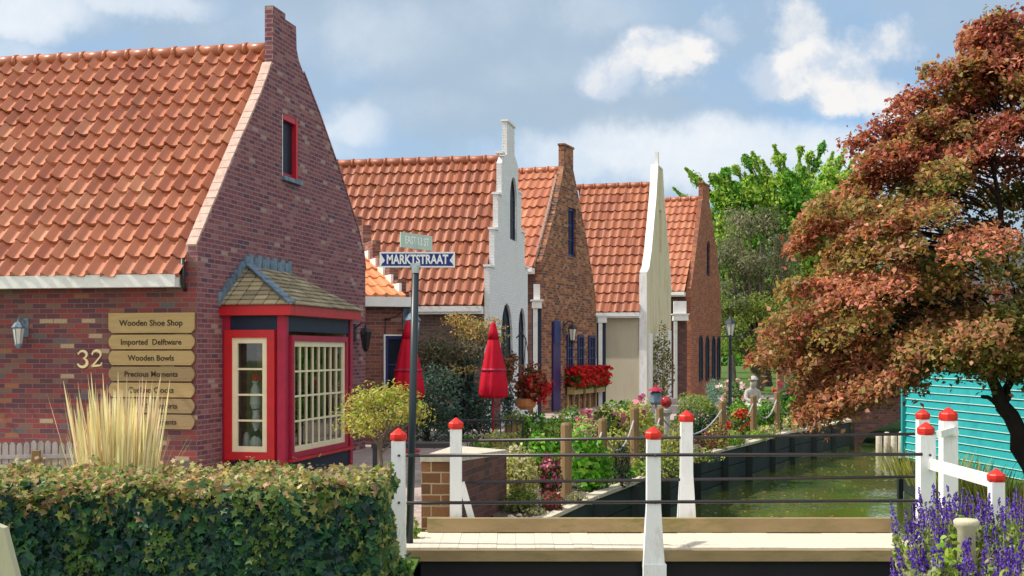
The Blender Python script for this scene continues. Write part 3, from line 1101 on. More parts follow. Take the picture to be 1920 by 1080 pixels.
def shingled(mb, q, rows, mi=0):
    """courses of shingles on the quad q = (bottom left, bottom right, top right, top left), each with its own lip"""
    a, b, c, d = [Vector(p) for p in q]
    nrm = (b - a).cross(d - a).normalized()
    H = ((d - a).length + (c - b).length) / 2
    for r in range(rows):
        t0, t1 = r / rows, (r + 1) / rows
        p0, p1 = a.lerp(d, t0), b.lerp(c, t0)
        p2, p3 = b.lerp(c, t1), a.lerp(d, t1)
        u = (b - a).normalized()
        uvs = [((p - a).dot(u) + (r % 2) * .1, v) for p, v in ((p0, r * .125 + .012), (p1, r * .125 + .012), (p2, r * .125 + .12), (p3, r * .125 + .12))]
        mb.face([p0 + nrm * .022, p1 + nrm * .022, p2 + nrm * .004, p3 + nrm * .004], uvs, mi)
        mb.face([p0, p1, p1 + nrm * .022, p0 + nrm * .022], [uvs[0], uvs[1], uvs[1], uvs[0]], mi)


mb = MB()
shingled(mb, (A0, A1, (T0[0] + .02, T0[1], T0[2]), T0), 9)
shingled(mb, (A1, B1, T1, T0), 9)
shingled(mb, (B1, B0, T1, T1), 9)
brf = mb.build('roof', 'shingle', BAY)
mb = MB()
av = Vector(A1) + Vector((0, 0, .02))
tv = Vector(T0) + Vector((.03, 0, .03))
for k in range(9):
    p, q = av.lerp(tv, k / 9), av.lerp(tv, (k + 1.1) / 9)
    mb.bar(p + Vector((0, 0, .012)), q + Vector((0, 0, .004)), .13, .03)
mb.build('hip_tiles', 'lead', brf)
mb = MB()
for k in range(12):
    y = T0[1] - .12 + k * .165
    h = .17 + .05 * (k % 2)
    mb.box(.132, .19 - .012 * (k % 2), y, y + .155, 3.37, 3.37 + h)
for k in range(9):
    t0 = k / 9
    p = Vector(A0).lerp(Vector(T0), t0)
    mb.box(.131, .17, p.y - .02, p.y + .13, p.z - .02, p.z + .20)
mb.build('flashing', 'lead', brf)
# what stands behind the panes
mb = MB()
mb.box(.14, .16, BY0 + .05, BY1 - .05, .3, 2.5)
mb.box(.16, BX - .05, BY0 + .05, BY1 - .05, .40, .43)
mb.box(.16, BX - .05, BY0 + .05, BY1 - .05, 2.5, 2.53)
mb.box(.16, BX - .05, BY1 - .1, BY1 - .07, .43, 2.5)
mb.build('interior', 'interior', BAY)
mb = MB()
r = random.Random(3)
for k in range(34):
    y = BY0 + .25 + k * .072
    xx_ = BX - .055 + .02 * r.random()
    mb.box(xx_, xx_ + .006, y, y + .028 + .02 * r.random(), .5 + .25 * r.random() * (k % 3), 2.15)
mb.build('lace_curtain', 'lace', BAY)
mb = MB()
mb.box(.55, .80, BY0 + .30, BY0 + .32, 1.75, 2.15)
mb.box(.20, .36, BY0 + .5, BY0 + .52, .5, 2.2)
mb.build('framed_picture', 'sign_wood_old', BAY)
mb = MB()
mb.lathe([(.03, .45), (.09, .47), (.10, .6), (.05, .72), (.03, .80), (.07, .9), (.05, 1.05), (.06, 1.1)], (.62, BY0 + .10, .0), 12)
mb.lathe([(.05, 1.12), (.09, 1.2), (.07, 1.42), (.03, 1.5), (.06, 1.55)], (.60, BY0 + .12, .0), 12)
mb.lathe([(.03, .45), (.07, .5), (.05, .7), (.02, .75)], (.42, BY0 + .2, .0), 10)
mb.build('china_vases', 'china', BAY)
mb = MB()
mb.lathe([(.06, 0), (.085, .05), (.08, .2), (.03, .26)], (.62, BY0 + .12, .55), 8)
mb.lathe([(.02, 0), (.09, .03), (.02, .08)], (.62, BY0 + .12, .47), 8)
mb.tube([(.34, BY0 + .1, 1.38), (.34, BY0 + .1, 1.1), (.36, BY0 + .1, .95)], .012, 6)
mb.build('display_lanterns', 'black_metal', BAY)
mb = MB()
mb.lathe([(.02, 0), (.08, .05), (.10, .12), (.03, .2)], (.60, BY0 + .16, 1.5), 8)
mb.build('red_blossom', 'red', BAY)

# boards on the front wall, number, lamp
SIGNS = [('Wooden Shoe Shop', 2.435, .30, .098, 'sign_wood', 'tallest yellow board at the top of the stack lettered Wooden Shoe Shop'),
         ('Imported  Delftware', 2.150, .215, .092, 'sign_wood', 'yellow board lettered Imported Delftware under the Wooden Shoe Shop board'),
         ('Wooden Bowls', 1.912, .215, .092, 'sign_wood', 'yellow board lettered Wooden Bowls level with the house number'),
         ('Precious Moments', 1.672, .215, .090, 'sign_wood_old', 'brown weathered board lettered Precious Moments below the Wooden Bowls board'),
         ('Cuckoo Clocks', 1.434, .215, .092, 'sign_wood', 'yellow board lettered Cuckoo Clocks behind the grass tips'),
         ('Tees & Sweatshirts', 1.198, .215, .086, 'sign_wood_old', 'brown weathered board lettered Tees & Sweatshirts half behind the grass'),
         ('Ornaments', .962, .215, .086, 'sign_wood_old', 'lowest brown board lettered Ornaments behind the grass')]
for body, zc, hh, ts, mt_, lab in SIGNS:
    root = thing('sign_board', lab, 'sign board', H1.matrix_basis @ Vector((-.595, -.012, zc)), R(-12), 'boards on the shop front')
    w2, h2, k = .695, hh / 2, .055
    pr = [(-w2 + k, -h2), (w2 - k, -h2), (w2 - .01, -h2 * .45), (w2, 0), (w2 - .01, h2 * .45), (w2 - k, h2), (-w2 + k, h2), (-w2 + .01, h2 * .45), (-w2, 0), (-w2 + .01, -h2 * .45)]
    if hh > .25:
        pr = [(-w2 + k, -h2), (w2 - k, -h2), (w2, -h2 + k), (w2, h2), (-w2, h2), (-w2, -h2 + k)]
    b = MB()
    b.slab(pr, [], lambda a, bb, t: (a, -t, bb), 0, .035)
    bevel(b.build('board', mt_, root), .006)
    text('lettering', body, ts * 1.28, 'letter_dark', root, (.16 if 'Orn' in body else 0, -.0385, -.005), (R(90), 0, 0), .002, .0015, 1.0)
NUM = thing('house_number', 'cream numerals 32 on dark brick left of the sign boards', 'house number', H1.matrix_basis @ Vector((-1.61, -.01, 1.90)), R(-12))


def stroke(pts):
    b = MB()
    for (p, q) in zip(pts[:-1], pts[1:]):
        d = Vector((q[0] - p[0], q[1] - p[1], 0)).normalized()
        nx_, ny_ = -d.y, d.x
        b.slab([(p[0] - nx_ * p[2] - d.x * .002, p[1] - ny_ * p[2] - d.y * .002), (q[0] - nx_ * q[2] + d.x * .002, q[1] - ny_ * q[2] + d.y * .002), (q[0] + nx_ * q[2] + d.x * .002, q[1] + ny_ * q[2] + d.y * .002), (p[0] + nx_ * p[2] - d.x * .002, p[1] + ny_ * p[2] - d.y * .002)], [],
               lambda a, bb, t: (a, -t, bb), 0, .02)
    return b


def arc(cx, cz, rx, rz, a0, a1, w0, w1, n=12):
    return [(cx + rx * math.cos(R(a0 + (a1 - a0) * i / n)), cz + rz * math.sin(R(a0 + (a1 - a0) * i / n)), w0 + (w1 - w0) * math.sin(PI * i / n)) for i in range(n + 1)]


b = stroke([(-.195, .075, .02)] + arc(-.12, .06, .065, .055, 160, -80, .007, .02) + arc(-.125, -.06, .08, .065, 80, -165, .008, .022))
b.build('digit', 'number', NUM)
b = stroke([(.035, .065, .018)] + arc(.11, .06, .07, .06, 170, -30, .008, .021) + [(.09, -.06, .012), (.03, -.115, .008)])
b2 = stroke([(.028, -.112, .014), (.12, -.105, .016), (.185, -.10, .008), (.195, -.06, .006)])
b.v += b2.v
off = len(b.v) - len(b2.v)
b.f += [tuple(i + off for i in f) for f in b2.f]
b.uv += b2.uv
b.mi += b2.mi
b.build('digit', 'number', NUM)


def wall_lantern(name, label, loc, rz, s=1.0, body='black_metal', glassm='lamp_glass', group=None):
    """lantern on a bracket; the wall is behind local +y"""
    root = thing(name, label, 'wall lantern', loc, rz, group)
    b = MB()
    b.box(-.05 * s, .05 * s, -.015, 0, -.10 * s, .16 * s)
    b.tube([(0, 0, .08 * s), (0, -.10 * s, .17 * s), (0, -.17 * s, .16 * s), (0, -.17 * s, .10 * s)], .011 * s, 6)
    b.build('bracket', body, root)
    b = MB()
    b.lathe([(.09 * s, 0), (.095 * s, .012 * s), (.05 * s, .07 * s), (.015 * s, .09 * s), (.012 * s, .12 * s)], (0, -.17 * s, .02 * s), 6)
    b.build('cap', body, root)
    b = MB()
    b.lathe([(.045 * s, -.20 * s), (.078 * s, .015 * s)], (0, -.17 * s, .0), 6)
    b.build('glass', glassm, root)
    b = MB()
    for k in range(6):
        a = 2 * PI * (k + .5) / 6
        b.tube([(.047 * s * math.cos(a), -.17 * s + .047 * s * math.sin(a), -.20 * s), (.08 * s * math.cos(a), -.17 * s + .08 * s * math.sin(a), .02 * s)], .006 * s, 4)
    b.lathe([(.02 * s, -.26 * s), (.05 * s, -.22 * s), (.05 * s, -.195 * s)], (0, -.17 * s, 0), 6)
    b.build('cage', body, root)
    return root


wall_lantern('wall_lantern', 'small pale glass lantern on the brick front left of the number', H1.matrix_basis @ Vector((-2.70, -.005, 2.34)), R(-12), 1.1, 'lead')
wall_lantern('wall_lantern', 'black lantern on the brick gable right of the bay window', H1.matrix_basis @ Vector((.135, 7.1, 2.36)), R(78), 1.35, 'black_metal', 'black_metal')


# ------------------------------------------------------------------ generic gabled house
def house(label, px, D, yaw, prof, holes, brick, roofmat, eave, apex, rows, tw, length, front, thick=.22, cope='white_trim', amp=.055, verge=None):
    H = thing('gabled_house', label, 'house', (gx(px, D), D, 0), R(-yaw), 'gabled houses along the canal')
    b = MB()
    b.slab(prof, holes, gx_map(0), -thick, 0)
    b.build('gable_wall', brick, H)
    W = prof[-1][0]
    b = MB()
    b.box(-length, -thick - .003, 0, .2, -.1, eave[1])
    b.build('front_wall', front, H)
    b = MB()
    b.box(-length, -thick - .003, W - .2, W, -.1, eave[1])
    b.box(-length, -length + .2, .2, W - .2, -.1, eave[1])
    b.build('rear_wall', front, H)
    rfo = tile_roof('roof', H, -length, -thick - .01, eave[0], eave[1], apex[0], apex[1], rows, tw, roofmat, amp, .05, 7)
    ridge_tiles(rfo, -length, -thick - .02, apex[0], apex[1], .12, .48, roofmat)
    b = MB()
    b.face([(-length, apex[0], apex[1] - .02), (-thick, apex[0], apex[1] - .02), (-thick, W, eave[1]), (-length, W, eave[1])], [(0, 0), (30, 0), (30, 12), (0, 12)])
    b.build('rear_slope', roofmat, rfo)
    b = MB()
    b.box(-length, -thick - .02, eave[0] - .02, -.003, eave[1] - .22, eave[1] - .03)
    b.box(-length, -thick - .02, eave[0] - .06, eave[0] - .022, eave[1] - .16, eave[1] - .02)
    b.build('fascia', cope, rfo)
    return H


# house 2: white stepped gable
P2 = [(0, -.1), (0, 4.2), (.6, 4.2), (.6, 5.22), (1.08, 5.22), (1.08, 6.2), (1.55, 6.2), (1.55, 7.1), (1.9, 7.35), (2.3, 7.45), (2.3, 8.35), (3.4, 8.35), (3.4, 7.6), (3.95, 7.35), (3.95, 6.6), (4.45, 6.6), (4.45, 5.5), (5.0, 5.5),
      (5.0, 4.5), (5.5, 4.5), (5.5, -.1)]


def arch_hole(y0, y1, z0, z1):
    wd = (y1 - y0) / 2
    hz = z1 - wd * 1.5
    pts = [(y0, z0), (y0, hz)]
    for k in range(1, 8):
        u = k / 8
        s = u * 2 if u <= .5 else (1 - u) * 2
        x = (y0 + wd * (1 - math.cos(s * PI / 2))) if u <= .5 else (y1 - wd * (1 - math.cos(s * PI / 2)))
        pts.append((x, hz + wd * 1.5 * math.sin(s * PI / 2) ** .9))
    pts += [(y1, hz), (y1, z0)]
    return pts


h2 = [arch_hole(2.75, 3.8, 5.15, 6.95), arch_hole(1.45, 3.15, 1.15, 3.35), arch_hole(4.0, 5.15, 1.15, 3.3)]
H2 = house('white painted brick house with stepped gable and pointed windows behind the umbrellas', 918, 33, 11, P2, h2, 'brick_white', 'tile_deep', (-.25, 3.2), (2.6, 7.36), 12, .25, 5.6, 'brick_mauve', .14)
for k, (a0, a1, b0, b1) in enumerate([(2.75, 3.8, 5.15, 6.95), (1.45, 3.15, 1.15, 3.35), (4.0, 5.15, 1.15, 3.3)]):
    window(H2, gx_map(-.10), a0 + .01, a1 - .01, b0 + .01, b1 - .01, 2, 3, 'navy', .06, .03, .04, 0, 'glass_dark', True)
for (y0, y1, z, e_) in ((-.03, .597, 4.2, .06), (.57, 1.077, 5.22, .06), (1.05, 1.547, 6.2, .06), (3.953, 4.48, 6.6, .06), (4.453, 5.03, 5.5, .06), (5.003, 5.53, 4.5, .06), (2.26, 3.44, 8.35, .06), (1.52, 1.9, 7.36, .06)):
    mb = MB()
    mb.box(-.17, .04, y0, y1, z + .002, z + e_)
    mb.build('step_coping', 'white_trim', H2)
mb = MB()
mb.slab(rect(.25, 1.15, .0, 2.15)[::-1], [], gx_map(0), .003, .05)
dr = mb.build('door', 'red_deep', H2)
mb = MB()
mb.lathe([(.01, 0), (.03, .02), (.03, .06)], (.08, .95, 1.0), 8)
mb.build('handle', 'galv', dr)

# house 3: speckled brick gable
P3 = [(0, -.1), (0, 4.95), (.3, 5.3), (1.32, 6.65), (2.1, 7.95), (2.3, 8.4), (2.3, 9.05), (3.3, 9.05), (3.3, 8.35), (3.62, 7.9), (4.84, 6.05), (5.7, 4.55), (5.95, 4.0), (5.95, -.1)]
h3 = [rect(2.75, 3.6, 5.3, 7.0)]
H3 = house('speckled brown brick house with blue windows and plain gable right of the white one', 1015, 41.5, 21, P3, h3, 'brick_h3', 'tile', (-.25, 4.75), (2.75, 8.3), 10, .27, 3.0, 'brick_dark', .2, amp=.05)
window(H3, gx_map(-.12), 2.76, 3.59, 5.31, 6.99, 2, 3, 'blue', .08, .04, .05, 0, 'glass_dark')
mb = MB()
for k in range(22):
    t0 = k / 22
    y0, z0 = 2.2 * t0, 4.98 + (8.1 - 4.98) * t0
    mb.box(-.27, -.203, y0 + .002, y0 + .10, z0 - .22, z0 + .08)
mb.build('parapet_face', 'coping', H3)  # pale strip puts the sunlight on the verge into the colour
mb = MB()
mb.box(-.22, .03, 2.26, 3.34, 9.052, 9.12)
mb.build('chimney_cap', 'brick_h3', H3)
mb = MB()
mb.slab(rect(1.0, 1.75, .05, 3.0)[::-1], [], gx_map(0), .003, .07)
dr = mb.build('door', 'violet', H3)
mb = MB()
mb.slab(rect(1.05, 1.7, 2.3, 3.05)[::-1], [], gx_map(0), .072, .09)
mb.build('fanlight', 'blue', dr)
for (y0, y1) in ((2.55, 3.15), (3.75, 4.4), (5.0, 5.75)):
    window(H3, gx_map(0), y0, y1, .95, 2.6, 2, 4, 'blue', .09, .04, .05, .003, 'glass_dark', sill='violet')

wall_lantern('wall_lantern', 'dark lantern on the speckled brick between the blue windows', H3.matrix_basis @ Vector((.005, 2.25, 2.75)), R(69), 1.8, 'black_metal')
# house 4: tall pale gable with hollow curved sides
P4 = [(0, -.1), (0, 4.95), (.5, 5.15), (1.1, 5.85), (1.71, 6.95), (2.35, 8.1), (2.8, 9.38), (4.05, 9.38), (4.5, 8.2), (5.2, 7.1), (5.8, 6.1), (6.3, 5.25), (6.65, 4.5), (6.65, -.1)]
h4 = [rect(3.3, 3.9, 6.0, 7.7)]
H4 = house('tall pale beige house with white edged hollow curved gable beyond the brick one', 1212, 48, 15, P4, h4, 'stucco_gable', 'tile_deep', (-.25, 3.5), (3.45, 8.72), 14, .3, 3.35, 'stucco', .22, amp=.05)
mb = MB()
for i in range(1, len(P4) - 2):
    p, q = P4[i], P4[i + 1]
    if abs(p[0] - q[0]) < 1e-6:
        continue
    a, b_ = Vector((-.115, p[0], p[1] + .028)), Vector((-.115, q[0], q[1] + .028))
    mb.bar(a, b_, .29, .06)
mb.box(-.26, .02, -.06, -.003, -.1, 4.93)
mb.build('gable_edging', 'white', H4)
mb = MB()
mb.box(-.16, -.04, 3.2, 3.45, 9.45, 10.0)
mb.build('finial', 'white_trim', H4)
window(H4, gx_map(-.14), 3.31, 3.89, 6.01, 7.69, 1, 2, 'white', .08, .04, .05, 0, 'glass_dark')
for (y0, y1) in ((2.2, 2.9), (3.9, 4.7)):
    window(H4, gx_map(0), y0, y1, .9, 2.7, 2, 3, 'white', .08, .04, .05, .003, 'glass_dark', sill='white')
mb = MB()
mb.slab(rect(.45, 1.2, 0, 2.7)[::-1], [], gx_map(0), .003, .06)
mb.slab(rect(5.6, 6.4, 0, 2.9)[::-1], [], gx_map(0), .003, .05)
mb.build('shutters', 'white_trim', H4)

# house 5: last brick gable
P5 = [(0, -.1), (0, 4.8), (.3, 5.2), (.97, 6.5), (1.7, 7.95), (2.05, 8.85), (2.25, 8.95), (2.25, 9.65), (3.5, 9.65), (3.5, 8.95), (3.74, 8.75), (5.17, 6.55), (5.7, 5.4), (5.96, 4.6), (5.96, -.1)]
h5 = [arch_hole(3.0, 3.75, 5.5, 7.15)]
H5 = house('farthest orange brick house with tall narrow windows in front of the green tree', 1295, 56, 22, P5, h5, 'brick_h5', 'tile', (-.25, 4.65), (2.9, 9.05), 12, .3, 3.6, 'brick_dark', .2, amp=.06)
window(H5, gx_map(-.12), 3.01, 3.74, 5.51, 7.14, 2, 3, 'navy', .1, .04, .05, 0, 'glass_dark', True)
for (y0, y1) in ((1.5, 2.1), (2.75, 3.35), (4.0, 4.6), (5.05, 5.6)):
    window(H5, gx_map(0), y0, y1, .7, 2.75, 1, 3, 'navy', .08, .04, .05, .003, 'glass_dark', True)
mb = MB()
mb.box(-.22, .03, 2.2, 3.55, 9.652, 9.72)
mb.build('chimney_cap', 'brick_h5', H5)

# low link between house 1 and house 2
LK = thing('link_building', 'low brick link with an orange tiled lean-to roof beside the big shop', 'annexe', (-2.19, 28.0, 0), R(21))
mb = MB()
mb.box(-1.25, .0, 0, .2, -.1, 3.1)
mb.build('front_wall', 'brick_link', LK)
mb = MB()
mb.slab([(.203, -.1), (.203, 3.3), (.45, 3.3), (.45, 3.6), (1.1, 3.6), (1.1, 3.9), (1.8, 3.9), (1.8, 4.25), (2.6, 4.25), (2.6, 4.65), (3.5, 4.65), (3.5, 5.1), (4.4, 5.1), (4.4, 5.4), (4.75, 5.4), (4.75, -.1)], [], gx_map(0), -.2, 0)
mb.build('stepped_wall', 'brick_link', LK)
lrf = tile_roof('roof', LK, -1.3, -.205, -.2, 3.2, 4.75, 4.85, 7, .24, 'tile_orange', .035)
mb = MB()
for k in range(7):
    t0 = k / 7
    y0, z0 = 4.7 * t0, 3.25 + 1.6 * t0
    mb.box(-.26, -.203, y0 + .1, y0 + .62, z0, z0 + .26)
mb.build('flashing', 'white_trim', lrf)
mb = MB()
mb.box(-1.3, .02, -.24, -.003, 2.98, 3.19)
mb.build('fascia', 'white_trim', lrf)
window(LK, fy_map(0), -.62, -.16, 1.1, 2.35, 1, 2, 'blue', .07, .03, .05, .003, 'glass_dark', sill='blue', outer='white', ow=.03)
wall_lantern('wall_lantern', 'large greenish lantern on the link wall beside the blue window', LK.matrix_basis @ Vector((-.10, -.005, 2.62)), R(21), 2.1, 'lead')


b = MB()
b.tube([(0, 0, 0), (0, -.25, .06), (0, -.42, .20), (0, -.38, .36), (0, -.22, .36), (0, -.20, .24), (0, -.28, .20)], .013, 6)
b.tube([(0, 0, -.55), (0, -.03, .05)], .013, 6)
o = tag(b.build('hook_bracket', 'black_metal', None, True), 'curled black iron hook on the link wall under the white fascia', 'bracket')
o.location = LK.matrix_basis @ Vector((-.62, -.01, 2.70))
o.rotation_euler = (0, 0, R(80))


def porch(label, px0, px1, D, ztop, back, h=.2, dormer=None, yaw=0):
    """flat white beam on a post with a dark recess behind"""
    x0, x1 = gx(px0, D), gx(px1, D)
    root = thing('white_porch', label, 'porch', (x0, D, 0), R(-yaw), 'white porches between the houses')
    wdt = x1 - x0
    b = MB()
    b.box(0, wdt, 0, .5, ztop - h, ztop)
    b.box(-.05, wdt + .05, -.04, .5, ztop + .002, ztop + .05)
    b.build('beam', 'white_trim', root)
    b = MB()
    b.box(.03, .17, .05, .2, -.05, ztop - h - .003)
    b.build('post', 'white_trim', root)
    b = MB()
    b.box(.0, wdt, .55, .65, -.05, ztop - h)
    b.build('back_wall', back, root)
    if dormer:
        b = MB()
        b.box(.05, wdt - .05, .3, .5, ztop + .055, ztop + dormer)
        b.build('dormer', 'white_trim', root)
    return root


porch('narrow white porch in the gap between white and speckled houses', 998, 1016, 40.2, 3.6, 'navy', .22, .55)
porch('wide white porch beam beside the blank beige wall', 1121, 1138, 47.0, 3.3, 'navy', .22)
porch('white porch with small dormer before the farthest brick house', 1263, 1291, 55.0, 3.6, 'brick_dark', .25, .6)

# =================================================================== FOOTBRIDGE
BR = thing('footbridge', 'pale plank footbridge deck with mossy kick board across the canal', 'footbridge', (1.4, 13.1, 0))
b = MB()
r = random.Random(5)
x = -2.5
while x < 2.62:
    wd = .19
    b.box(x, x + wd - .0025, -.55, .55, .035 + r.uniform(-.003, .003), .08 + r.uniform(-.003, .003))
    x += wd
bevel(b.build('deck', 'deck', BR), .006)
b = MB()
b.box(-2.52, 2.64, -.60, -.553, -.045, .062)
bevel(b.build('edge_beam', 'beam', BR), .008)
b = MB()
b.box(-2.30, 2.64, .47, .56, .09, .235)
bevel(b.build('kick_board', 'beam', BR), .01)
b = MB()
b.box(-2.3, 2.5, -.5, -.38, -.62, .03)
b.box(-2.3, 2.5, .38, .5, -.62, .03)
b.box(-2.3, 2.5, -.06, .06, -.5, .03)
b.build('girders', 'girder', BR)


def cap(root, z, s=1.0):
    s *= .93
    b = MB()
    b.lathe([(.070 * s, 0), (.088 * s, .012 * s), (.092 * s, .035 * s), (.092 * s, .068 * s), (.080 * s, .082 * s), (.045 * s, .108 * s), (.022 * s, .125 * s), (.008 * s, .135 * s)], (0, 0, z), 8)
    return bevel(b.build('cap', 'red_cap', root), .004)


def bridge_post(label, x, y, z0, z1, wd=.132, flare=0.0, brace=0, caps=1.0, foot=False):
    root = thing('bridge_post', label, 'post', (x, y, 0), 0, 'white bridge posts with red caps')
    b = MB()
    h = wd / 2
    zf = z0 + .62
    q = [(z0, h + flare), (zf, h), (z1, h * .96)] if flare else [(z0, h), (z1, h * .97)]
    for (za, ha), (zb, hb) in zip(q[:-1], q[1:]):
        lo = [(-ha, -ha, za), (ha, -ha, za), (ha, ha, za), (-ha, ha, za)]
        hi = [(-hb, -hb, zb), (hb, -hb, zb), (hb, hb, zb), (-hb, hb, zb)]
        for i in range(4):
            j = (i + 1) % 4
            b.face([lo[i], lo[j], hi[j], hi[i]])
    b.face(hi)
    bevel(b.build('shaft', 'white', root), .006)
    if brace:
        b = MB()
        b.bar((brace * h * .9, 0, z0 + .52), (brace * (h + .14), 0, z0), .07, .05)
        b.build('brace', 'white', root)
    if foot:
        b = MB()
        b.box(-.10, .115, -.11, .08, z0 - .16, z0 + .05)
        bevel(b.build('foot', 'white', root), .012)
    cap(root, z1, caps)
    if 12 < y < 12.6:
        for zb in (.545, 1.0):
            b = MB()
            b.lathe([(.012, 0), (.014, .006), (.008, .011)], (0, 0, 0), 8)
            o = b.build('bolt', 'rail_metal', root)
            o.location = (.012, -h - .012, zb)
            o.rotation_euler = (R(90), 0, 0)
    return root


bridge_post('white red-capped post beside the hedge and the dark sign pole', gx(747, 12.45), 12.45, -.35, 1.135, .134, .02)
bridge_post('white red-capped post at mid bridge standing on a bracket outside the deck', gx(1225, 12.45), 12.45, -.10, 1.15, .134, .035, 0, 1, True)
bridge_post('white red-capped post at the lavender end, front row of the bridge', gx(1736, 12.5), 12.5, .0, 1.19, .15, 0)
bridge_post('white red-capped post behind the brown brick pier', gx(855, 13.75), 13.75, .08, 1.17, .128, 0, 1)
bridge_post('white red-capped post rising against the canal water, back row', gx(1287, 13.75), 13.75, .08, 1.25, .128, .035)
bridge_post('slim white red-capped post just behind the front lavender-end post, against the teal wall', gx(1730, 13.85), 13.85, .0, 1.27, .12, 0, 0, .92)
bridge_post('thick white red-capped post standing alone in front of the teal boards', gx(1778, 13.2), 13.2, .0, 1.29, .155, 0, 0, 1.12)
bridge_post('short white post with wide red cap among the lavender at the right', gx(1868, 10.2), 10.2, .0, .965, .105, 0, 0, .85)


def rail(label, pts, rad=.014, name='railing'):
    b = MB()
    b.tube(pts, rad, 8)
    return tag(b.build(name, 'rail_metal', None, True), label, 'rail', 'bridge rails')


rail('upper dark rail on the near side of the bridge', [(gx(763, 12.45), 12.38, 1.0), (gx(1725, 12.45), 12.38, 1.01)], .0165)
rail('lower dark rail on the near side of the bridge', [(gx(763, 12.45), 12.38, .54), (gx(1725, 12.45), 12.38, .56)], .0165)
rail('upper dark rail on the far side of the bridge', [(gx(866, 13.75), 13.75, 1.045), (gx(1715, 13.75), 13.75, 1.12)], .0165)
rail('lower dark rail on the far side of the bridge', [(gx(872, 13.75), 13.75, .60), (gx(1715, 13.75), 13.75, .66)], .0165)
b = MB()
b.bar((gx(1742, 12.5), 12.47, .91), (gx(1862, 10.2), 10.22, .97), .045, .10)
tag(b.build('handrail', 'white', None), 'white sloping wooden handrail from the bridge to the short capped post', 'handrail')
b = MB()
b.bar((gx(1742, 12.9), 12.6, 1.19), (gx(1790, 13.2), 13.2, 1.20), .05, .07)
b.bar((gx(1762, 13.1), 13.08, 1.17), (gx(1796, 13.1), 13.08, 1.17), .03, .05)
tag(b.build('handrail', 'white', None), 'short white crosspiece joining the thick post to its slimmer neighbours', 'handrail')
# foot stub among lavender
b = MB()
b.lathe([(.065, 0), (.062, .75), (.085, .78), (.09, .81), (.075, .825), (.0, .828)], (0, 0, 0), 18)
o = tag(b.build('path_light', 'skin_wood', None, True), 'low pale round topped stub standing in the lavender', 'path light')
o.location = (gx(1812, 9.0), 9.0, 0)

# brick pier at the bridge foot
PR = thing('brick_pier', 'low brown brick pier wall at the left foot of the bridge', 'brick pier', (0, 0, 0))
b = MB()
pa, pb = Vector((gx(790, 14.0), 14.0)), Vector((gx(856, 14.0), 14.0))
pc_, pd = Vector((gx(950, 16.2), 16.2)), Vector((gx(852, 16.4), 16.4))
base = [(pa.x, pa.y), (pb.x, pb.y), (pc_.x, pc_.y), (pd.x, pd.y)]
zt = [.80, .80, .70, .74]
for i in range(4):
    j = (i + 1) % 4
    L = (Vector(base[j]) - Vector(base[i])).length
    b.face([(*base[i], -.05), (*base[j], -.05), (*base[j], zt[j]), (*base[i], zt[i])], [(0, 0), (L, 0), (L, zt[j]), (0, zt[i])], 1 if i == 1 else 0)  # side face: darker stained brick that also paints in its shade
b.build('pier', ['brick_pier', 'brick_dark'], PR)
b = MB()
e = .03
ctr = Vector((sum(p[0] for p in base) / 4, sum(p[1] for p in base) / 4))
up = [Vector(p) + (Vector(p) - ctr).normalized() * e for p in base]
for i in range(4):
    j = (i + 1) % 4
    b.face([(*up[i], zt[i] + .002), (*up[j], zt[j] + .002), (*up[j], zt[j] + .06), (*up[i], zt[i] + .06)])
b.face([(*up[i], zt[i] + .06) for i in range(4)])
b.face([(*up[i], zt[i] + .002) for i in range(4)][::-1])
b.build('coping', 'coping_stone', PR)

# street sign
SP = thing('street_sign', 'dark pole carrying the blue MARKTSTRAAT sign and a pale green cross sign', 'street sign', (gx(768, 12.85), 12.85, 0))
ptop = Vector((gx(779, 12.85) - gx(768, 12.85), 0, CAMZ + (HZ - 512) / F * 12.85))
b = MB()
b.tube([(-.005, 0, -.1), ptop * .5 + Vector((0, 0, 0)), ptop], .037, 12)
b.build('pole', 'pole', SP, True)
b = MB()
b.tube([ptop, ptop + Vector((0, 0, .075))], .040, 12)
b.box(ptop.x - .05, ptop.x + .05, -.012, .012, ptop.z + .06, ptop.z + .10)
b.box(ptop.x - .012, ptop.x + .012, -.05, .05, ptop.z + .235, ptop.z + .30)
b.build('bracket', 'galv', SP)
sz = CAMZ + (HZ - 487) / F * 12.85
b = MB()
sx0, sx1 = gx(712, 12.85) - SP.location.x, gx(853, 12.85) - SP.location.x
b.box(sx0, sx1, -.006, .006, sz - .078, sz + .078)
sg = bevel(b.build('sign_plate', 'sign_white', SP), .003)
cx = (sx0 + sx1) / 2
b = MB()
hw = (sx1 - sx0) / 2 - .012
b.slab([(-hw, -.062), (hw, -.062), (hw - .035, 0), (hw, .062), (-hw, .062), (-hw + .035, 0)], [], lambda a, c, t: (cx + a, -.0062 - t, sz + c), 0, .002)
b.build('blue_field', 'sign_blue', sg)
text('lettering', 'MARKTSTRAAT', .128, 'sign_white', sg, (cx, -.0098, sz - .001), (R(90), 0, 0), .001, .004, .70)
for s_ in (-1, 1):
    text('lettering', '♦' if False else ('‹' if s_ > 0 else '›'), .09, 'sign_white', sg, (cx + s_ * (hw - .025), -.0098, sz), (R(90), 0, 0), .001, .004)
g0 = Matrix.Translation((ptop.x + .01, .0, CAMZ + (HZ - 453) / F * 12.85)) @ Matrix.Rotation(R(60), 4, 'Z')
b = MB()
b.box(-.28, .28, -.005, .005, -.075, .075, 0, g0)
gp = b.build('sign_plate', 'sign_green', SP)
q = g0 @ Vector((0, -.0065, 0))
text('lettering', 'EAST 13 ST', .11, 'sign_white', gp, q, (R(90), 0, R(60)), .001, .003, .8)

